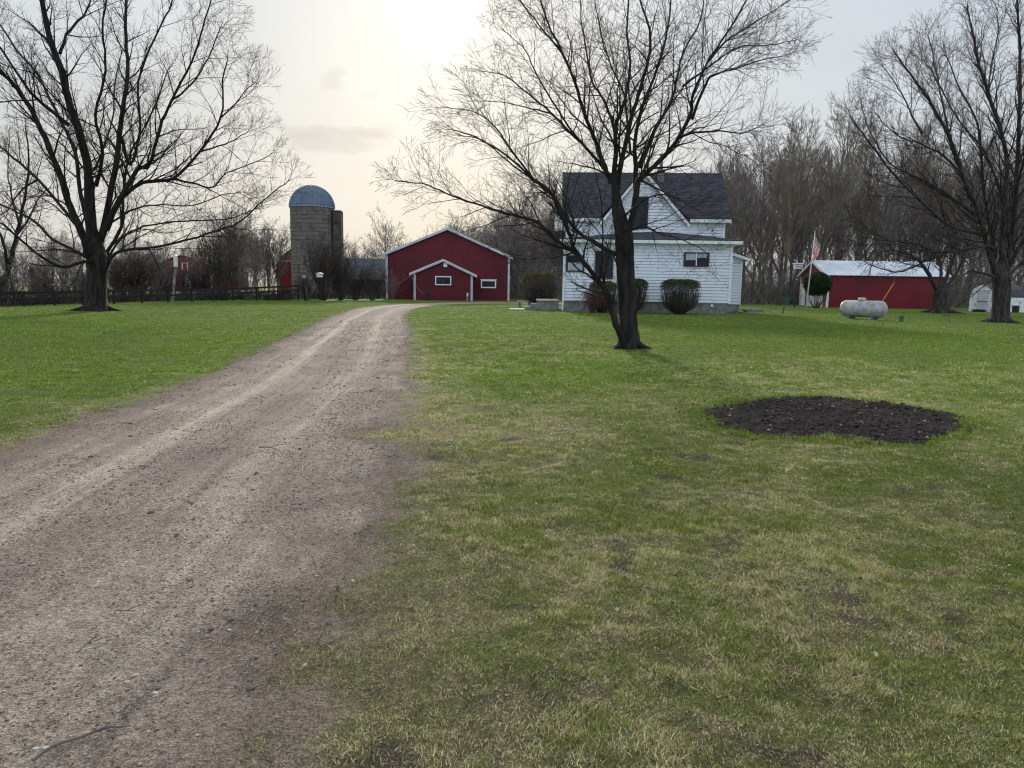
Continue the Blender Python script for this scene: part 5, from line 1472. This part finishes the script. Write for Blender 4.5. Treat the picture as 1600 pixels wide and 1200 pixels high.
# ---- white garden shed
def white_shed():
    Y = 59.5; O = Vector((at(1513.3, 486, Y).x, Y, 0)); yaw = math.radians(-72)
    root = thing('garden_shed', 'small white shed with rounded gambrel roof at the right edge behind the tree', 'shed', O, yaw)
    W_ = 2.05; D = 3.3; zp = at(1535, 444.6, Y - 1).z; ze = at(1516, 464, Y).z; zk = at(1521, 453, Y).z
    prof = [(0, ze), (.09 * W_, zk), (.26 * W_, zk + (zp - zk) * .66), (.42 * W_, zp - .03), (.5 * W_, zp)]
    prof = prof + [(W_ - x, z) for x, z in prof[::-1][1:]]
    def fl(z):
        if z <= ze: return 0
        for (x0, z0), (x1, z1) in zip(prof[:4], prof[1:5]):
            if z <= z1: return x0 + (x1 - x0) * (z - z0) / max(z1 - z0, 1e-5)
        return W_ / 2
    B = MB(); siding(B, fl, lambda z: W_ - fl(z), 0, zp, .12, out=.018, gap=.02)
    siding(B, lambda z: 0, lambda z: D, 0, ze, .12, Matrix.Translation((W_, 0, 0)) @ Matrix.Rotation(PI / 2, 4, 'Z'), out=.018, gap=.02)
    B.poly([(0, 0, 0), (0, D, 0), (0, D, ze), (0, 0, ze)]); B.poly([(x, D, z) for x, z in [(0, 0)] + prof + [(W_, 0)]])
    B.build('wall', 'old_white', root)
    B = MB()
    for (x0, z0), (x1, z1) in zip(prof, prof[1:]): B.slab([(x0, -.05, z0 + .01), (x1, -.05, z1 + .01), (x1, D + .05, z1 + .01), (x0, D + .05, z0 + .01)], (0, 0, .035))
    B.build('roof', 'shingle_shed', root)
    zd = zk - .08
    for (a, b) in ((.34 * W_, .56 * W_), (.57 * W_, .79 * W_)):
        B = MB(); B.box(a, b, -.06, -.022, .12, zd); dr = B.build('door', 'grey_trim', root)
        B = MB(); B.box(a + .02, b - .03, -.075, -.062, zd * .50, zd * .50 + .05); B.build('hinge', 'dark_frame', dr)
    B = MB(); B.box(.31 * W_, .82 * W_, -.07, -.022, zd + .002, zd + .06); B.build('door_header', 'grey_trim', root)
    for y in (0.0, D - .1):
        B = MB(); B.box(W_ - .02, W_ + .035, y, y + .1, 0, ze - .02); B.build('corner_board', 'white_trim', root)
    B = MB(); B.box(W_ + .02, W_ + .04, D * .62, D * .84, 0, .55); B.build('hatch', 'black_wood', root)
    R2 = random.Random(6); B = MB()
    for i in range(500):
        a = Vector((W_ * (.28 + .5 * R2.random()), -.25 + R2.gauss(0, .08), 0)); B.tube([a, a + Vector((R2.gauss(0, .08), R2.gauss(0, .06), .12 + .12 * R2.random()))], [.008, .003], 3)
    o = B.build('door_plant', 'ever_leaf', None); o.location = O; o.rotation_euler = (0, 0, yaw); tag(o, 'tuft of dark green plants at the door of the white shed', 'plant')
white_shed()

# ------------------------------------------------------------------ propane tank
def tank():
    c = at(1345, 497, 39.5); O = Vector((c.x, 39.3, 0)); yaw = math.radians(-57)
    root = thing('propane_tank', 'white horizontal propane tank with domed lid on the lawn', 'tank', O, yaw)
    r = .44; L_ = 1.95; zc = .56
    B = MB(); prof = []
    for i in range(9): a = PI / 2 * i / 8; prof.append((-L_ / 2 + .0 - r * .62 * math.cos(a), r * math.sin(a)))
    for k in (-.42, -.41, .41, .42): prof.append((k * L_ * 0 + k * .02, r + (.0)))
    prof = prof[:9]
    for i in range(9): a = PI / 2 * (1 - i / 8); prof.append((L_ / 2 + r * .62 * math.cos(a), r * math.sin(a)))
    ns = 40
    for (x, rr) in prof:
        for q in range(ns):
            a = 2 * PI * q / ns; B.v.append((x, rr * math.cos(a), zc + rr * math.sin(a)))
    for i in range(len(prof) - 1):
        for q in range(ns):
            w2 = (q + 1) % ns; B.f.append((i * ns + q, i * ns + w2, (i + 1) * ns + w2, (i + 1) * ns + q))
    B.build('shell', 'tank', root, True)
    B = MB(); ring = [Vector((0, (r + .001) * math.cos(2 * PI * q / 40), zc + (r + .001) * math.sin(2 * PI * q / 40))) for q in range(41)]; B.tube(ring, [.007] * 41, 4); B.build('weld_seam', 'tank_dark', root)
    # lid dome
    B = MB(); B.lathe([(.20, zc + r - .04), (.20, zc + r + .08), (.185, zc + r + .12), (.12, zc + r + .145), (.01, zc + r + .15)], 20, (-.1, 0)); B.build('lid', 'tank', root, True)
    B = MB(); B.lathe([(.012, zc + r - .01), (.012, zc + r + .05)], 8, (-.55, 0)); B.build('valve', 'tank_dark', root)
    for x in (-.65, .65):
        B = MB()
        pts = [(x - .06, -.26, 0), (x + .06, -.26, 0), (x + .06, .26, 0), (x - .06, .26, 0)]
        B.slab(pts, (0, 0, .19)); B.build('leg', 'tank_dark', root)
        B = MB(); B.box(x - .2, x + .2, -.4, .4, -.03, .02); B.build('pad', 'concrete', root)
    for x in (-.75, .75):
        B = MB(); B.box(x - .04, x + .04, -.02, .02, zc + r - .01, zc + r + .05); B.build('lifting_lug', 'tank_dark', root)
tank()

# ------------------------------------------------------------------ flagpole and flag
def flagpole():
    Y = 53.0; b = at(1258.5, 486, Y); t = at(1273.5, 364, Y); b.z = 0
    root = thing('flagpole', 'slightly leaning thin white flagpole on the right lawn', 'flagpole', b)
    d = t - b
    B = MB(); B.tube([Vector((0, 0, -.1)), d * .5, d], [.045, .036, .022], 10); B.build('pole', 'pole_white', root, True)
    B = MB(); B.lathe([(.005, d.z - .02), (.05, d.z + .02), (.055, d.z + .05), (.04, d.z + .09), (.005, d.z + .11)], 12, (d.x, d.y)); B.build('finial', 'gold', root, True)
    B = MB(); B.tube([d * .16 + Vector((.05, -.03, 0)), d * .98 + Vector((.03, -.03, 0))], [.005, .005], 4); B.build('halyard', 'pole_white', root)
    # drooping flag
    top = d * .955; hoist = .78; fly = 1.25; nu, nv = 36, 24
    V = []; uv = []
    pd = d.normalized()
    for j in range(nv + 1):
        v = j / nv                                     # 1 = top of hoist
        for i in range(nu + 1):
            u = i / nu
            h = top - pd * (hoist * (1 - v))
            drop = fly * u * (.78 + .10 * v)
            side = .34 * (1 - math.exp(-u * 3.2)) * (.55 + .6 * v) - .16 * u * (1 - v)
            fold = .085 * math.sin(u * 9 + v * 5) * min(1, u * 3)
            p = h + Vector((.03 + side + .06 * math.sin(u * 14 + v * 3) * u, -.02 + fold + .05 * math.sin(v * 9) * u, -drop))
            V.append(tuple(p)); uv.append((u, v))
    me = bpy.data.meshes.new('flag'); Fc = [(j * (nu + 1) + i, j * (nu + 1) + i + 1, (j + 1) * (nu + 1) + i + 1, (j + 1) * (nu + 1) + i) for j in range(nv) for i in range(nu)]
    me.from_pydata(V, [], Fc); ul = me.uv_layers.new(name='UVMap')
    for lp in me.loops: ul.data[lp.index].uv = uv[lp.vertex_index]
    me.materials.append(flag_mat()); me.polygons.foreach_set('use_smooth', [True] * len(me.polygons))
    o = bpy.data.objects.new('american_flag', me); COL.objects.link(o); o.location = b
    tag(o, 'drooping red and white striped flag with blue starred corner on the leaning pole', 'flag')
flagpole()

# ------------------------------------------------------------------ small yard things
def martin_house():
    Y = 60; b = at(1241, 483, Y); b.z = 0; z0 = at(1243, 420, Y).z; z1 = at(1243, 411.5, Y).z; w_ = 11 / F * Y / 2
    root = thing('martin_house', 'white many-holed martin house on a tall thin dark pole left of the flagpole', 'birdhouse', b)
    B = MB(); B.tube([Vector((0, 0, 0)), Vector((.08, 0, z0))], [.035, .03], 8); B.build('pole', 'black_wood', root)
    B = MB(); B.box(.08 - w_, .08 + w_, -.25, .25, z0, z1 - .06)
    B.build('box', 'white_paint', root)
    B = MB(); B.box(.08 - w_ - .06, .08 + w_ + .06, -.32, .32, z1 - .057, z1 + .03); B.build('roof', 'white_paint', root)
    for i in range(2): B = MB(); B.box(.08 - w_ - .04, .08 + w_ + .04, -.30, -.252, z0 + i * (z1 - z0) * .45, z0 + i * (z1 - z0) * .45 + .025); B.build('ledge', 'grey_trim', root)
    for i in range(4):
        for j in range(2):
            B = MB(); x = .08 - w_ + (i + .5) * w_ / 2; z = z0 + .1 + j * (z1 - z0) * .45; B.box(x - .035, x + .035, -.262, -.249, z, z + .08); B.build('entrance_hole', 'black_wood', root)
martin_house()
def small_post_box(px, base, top, Y, label, name, wpx, hpx, mat='white_paint', pole='grey_wood', r=.04, lean=0, roofw=None):
    b = at(px, base, Y); b.z = 0; t = at(px + lean, top, Y); z1 = t.z; h = hpx / F * Y; w_ = wpx / F * Y / 2; dx = t.x - b.x
    root = thing(name, label, 'birdhouse', b)
    B = MB(); B.tube([Vector((0, 0, 0)), Vector((dx, 0, z1 - h))], [r, r * .9], 8); B.build('post', pole, root)
    B = MB(); B.box(dx - w_, dx + w_, -w_, w_, z1 - h, z1 - .05); B.build('box', mat, root)
    B = MB(); k = roofw or 1.25
    B.slab([(dx - w_ * k, -w_ * k, z1 - .048), (dx + w_ * k, -w_ * k, z1 - .048), (dx, -w_ * k, z1 + w_ * .35)], (0, 2 * w_ * k, 0)); B.build('roof', mat, root)
    B = MB(); B.lathe([(.02, 0), (.025, .005)], 10); o = B.build('entrance_hole', 'black_wood', root); o.rotation_euler = (PI / 2, 0, 0); o.location = (dx, -w_ - .003, z1 - h * .45)
    return root
small_post_box(499.5, 472, 427, 59, 'wide white-roofed birdhouse on a thin pole in front of the silo', 'birdhouse', 8, 6, r=.018, roofw=1.4, pole='black_wood')
small_post_box(269, 478, 398.5, 50, 'tall narrow white birdhouse on a grey wooden post left of the distant red barn', 'birdhouse', 4.6, 18, r=.10, lean=5, roofw=1.05)
def lamp_post():
    Y = 60; b = at(481, 470, Y); b.z = 0; z1 = at(475, 430, Y).z; dx = at(475, 430, Y).x - b.x
    root = thing('lamp_post', 'grey wooden post with a rounded pale cap lamp before the silo', 'lamp post', b)
    B = MB(); B.tube([Vector((0, 0, 0)), Vector((dx * .8, 0, z1 - .3))], [.11, .09], 8); B.build('post', 'shrub', root)
    B = MB(); B.lathe([(.06, z1 - .32), (.15, z1 - .28), (.17, z1 - .15), (.12, z1 - .02), (.02, z1 + .02)], 16, (dx, 0)); B.build('lamp_shade', 'concrete', root, True)
lamp_post()
def pump():
    Y = 46.8; b = at(1222.5, 490, Y); b.z = 0; t = at(1229, 467, Y)
    root = thing('yard_hydrant', 'thin dark green yard hydrant leaning on the lawn left of the flagpole', 'hydrant', b)
    d = t - b
    B = MB(); B.tube([Vector((0, 0, -.05)), d * .5, d], [.05, .045, .04], 8); B.build('pipe', 'green_metal', root)
    B = MB(); B.box(d.x - .07, d.x + .15, -.06, .06, d.z - .02, d.z + .07); B.build('head', 'green_metal', root)
    B = MB(); B.bar(d + Vector((.1, 0, .02)), d * .55 + Vector((.14, 0, 0)), .03, .03); B.build('handle', 'green_metal', root)
    B = MB(); B.tube([d + Vector((-.07, 0, 0)), d + Vector((-.13, 0, -.05)), d + Vector((-.13, 0, -.12))], [.02, .02, .02], 6); B.build('spout', 'green_metal', root)
pump()
def marker():
    Y = 36.3; b = at(1408, 504, Y); b.z = 0; h = at(1408, 493, Y).z; w_ = 5 / F * Y / 2
    root = thing('utility_pedestal', 'small green utility pedestal in the grass right of the propane tank', 'utility box', b)
    B = MB(); B.box(-w_, w_, -w_, w_, -.05, h - .06); B.build('body', 'green_box', root)
    B = MB(); B.box(-w_ - .015, w_ + .015, -w_ - .015, w_ + .015, h - .058, h); B.build('cap', 'green_box', root)
marker()
def guy_guard():
    Y = 44.0; a = at(1376, 475, Y); a.z = 0; b = at(1377.5, 472.5, Y); c = at(1397, 442, Y)
    root = thing('guy_guard', 'yellow guy-wire guard slanting up behind the propane tank', 'guy wire', a)
    g0 = b - a; g1 = c - a; d = (g1 - g0)
    B = MB(); B.tube([g0 - d * .02, g1], [.028, .028], 8); B.build('sleeve', 'yellow', root)
    B = MB(); B.tube([Vector((0, 0, -.1)), g0, g1, g1 + d * 2.2 + Vector((0, 3, .6))], [.006] * 4, 4); B.build('wire', 'tank_dark', root)
guy_guard()

# ------------------------------------------------------------------ fences
def fence():
    A = [at(-75, 480, 35.5), at(130, 478, 43), at(365, 472, 56), at(466, 469, 61.5)]
    for p in A: p.z = 0
    zt = [.68, .74, .92, 1.18]
    root = thing('rail_fence', 'black two-rail wooden fence behind the left shrubs', 'fence', A[0])
    pts = []
    for i in range(3):
        n = [4, 6, 3][i]
        for k in range(n): t = k / n; pts.append((A[i].lerp(A[i + 1], t) - A[0], zt[i] + (zt[i + 1] - zt[i]) * t))
    pts.append((A[3] - A[0], zt[3]))
    for p, z in pts:
        B = MB(); B.box(p.x - .05, p.x + .05, p.y - .05, p.y + .05, -.1, z + .09); B.build('post', 'black_wood', root)
    for (p, z), (q, y) in zip(pts, pts[1:]):
        for h in (0, -.34):
            B = MB(); off = Vector((0, -.09, 0)); B.bar(p + off + Vector((0, 0, z + h)), q + off + Vector((0, 0, y + h)), .04, .13); B.build('rail', 'black_wood', root)
    # lattice panel by the silo
    p0 = at(412, 469, 59.5); p1 = at(456, 469, 61.2); p0.z = p1.z = 0
    rt = thing('lattice_panel', 'dark diagonal lattice panel at the foot of the fence by the arched barn', 'lattice', p0)
    d = p1 - p0; L_ = d.length; u = d.normalized(); H = .72
    B = MB(); s = .22; x = -H
    while x < L_:
        for sg in (0, 1):
            a = max(x, 0); b = min(x + H, L_); za = (a - x); zb = (b - x)
            if sg: za, zb = H - za, H - zb
            B.bar(u * a + Vector((0, -.02 * sg - .15, za)), u * b + Vector((0, -.02 * sg - .15, zb)), .012, .03)
        x += s
    B.build('lattice', 'black_wood', rt)
    B = MB(); B.bar(Vector((0, -.15, H)), d + Vector((0, -.15, H)), .05, .06); B.bar(Vector((0, -.15, .03)), d + Vector((0, -.15, .03)), .05, .06); B.build('frame', 'black_wood', rt)
fence()

# ------------------------------------------------------------------ sticks and stones on the drive
def stick(path, r, label):
    pts = [ground(a, b) + Vector((0, 0, .018)) for a, b in path]; o0 = pts[0].copy()
    R2 = random.Random(len(label)); P = [p - o0 + Vector((0, 0, R2.random() * .012)) for p in pts]; P = smooth_path(P, 3)
    B = MB(); B.tube(P, [r * (1 - .6 * i / (len(P) - 1)) for i in range(len(P))], 6)
    q = P[len(P) // 2]; B.tube([q, q + Vector((.05, .03, .012)), q + Vector((.09, .04, .02))], [r * .6, r * .4, r * .25], 5)
    o = B.build('fallen_stick', 'twig_wood'); o.location = o0; tag(o, label, 'stick', 'fallen sticks on the driveway')
stick([(52, 1198), (85, 1176), (130, 1160), (165, 1150), (205, 1144)], .006, 'longest fallen stick in the near left corner of the driveway')
stick([(122, 1028), (135, 1014), (150, 1003)], .005, 'short crooked twig left of the middle of the near driveway')
stick([(500, 1018), (515, 1014), (534, 1010)], .004, 'thin dark twig on the dirt beside the near grass edge')
stick([(405, 702), (422, 703), (438, 708)], .007, 'curved pale twig in the middle of the driveway further up')
stick([(182, 960), (197, 962), (212, 961)], .004, 'short straight dark twig on gravel above the crooked twig')
def stone(px, py, s, label, mat='stone_pale'):
    p = ground(px, py); R2 = random.Random(int(px)); s *= .75
    B = MB(); prof = [(.3, -.3), (.8, -.15), (1, .05), (.85, .3), (.5, .45), (.1, .5)]; B.lathe([(a * s, b * s * .8) for a, b in prof], 12)
    B.v = [(x * 1.4 + R2.gauss(0, s * .05), y * .8 + R2.gauss(0, s * .05), z) for x, y, z in B.v]
    o = B.build('loose_stone', mat, None, True); o.location = p + Vector((0, 0, .008)); o.rotation_euler = (0, 0, R2.random() * .8 - .4)
    tag(o, label, 'stone', 'pale stones on the driveway')
stone(243, 1086, .013, 'pale oval stone nearest the middle of the near driveway')
stone(217, 1153, .014, 'cream flat stone beside the longest fallen stick')
stone(73, 1172, .012, 'cream stone at the near left, right-hand one of a pair')
stone(56, 1173, .011, 'cream stone at the near left, left-hand one of a pair')
stone(358, 987, .010, 'small white stone by the right wheel track of the driveway')
stone(213, 1057, .010, 'small tan stone just above the pale oval stone')
print('done')
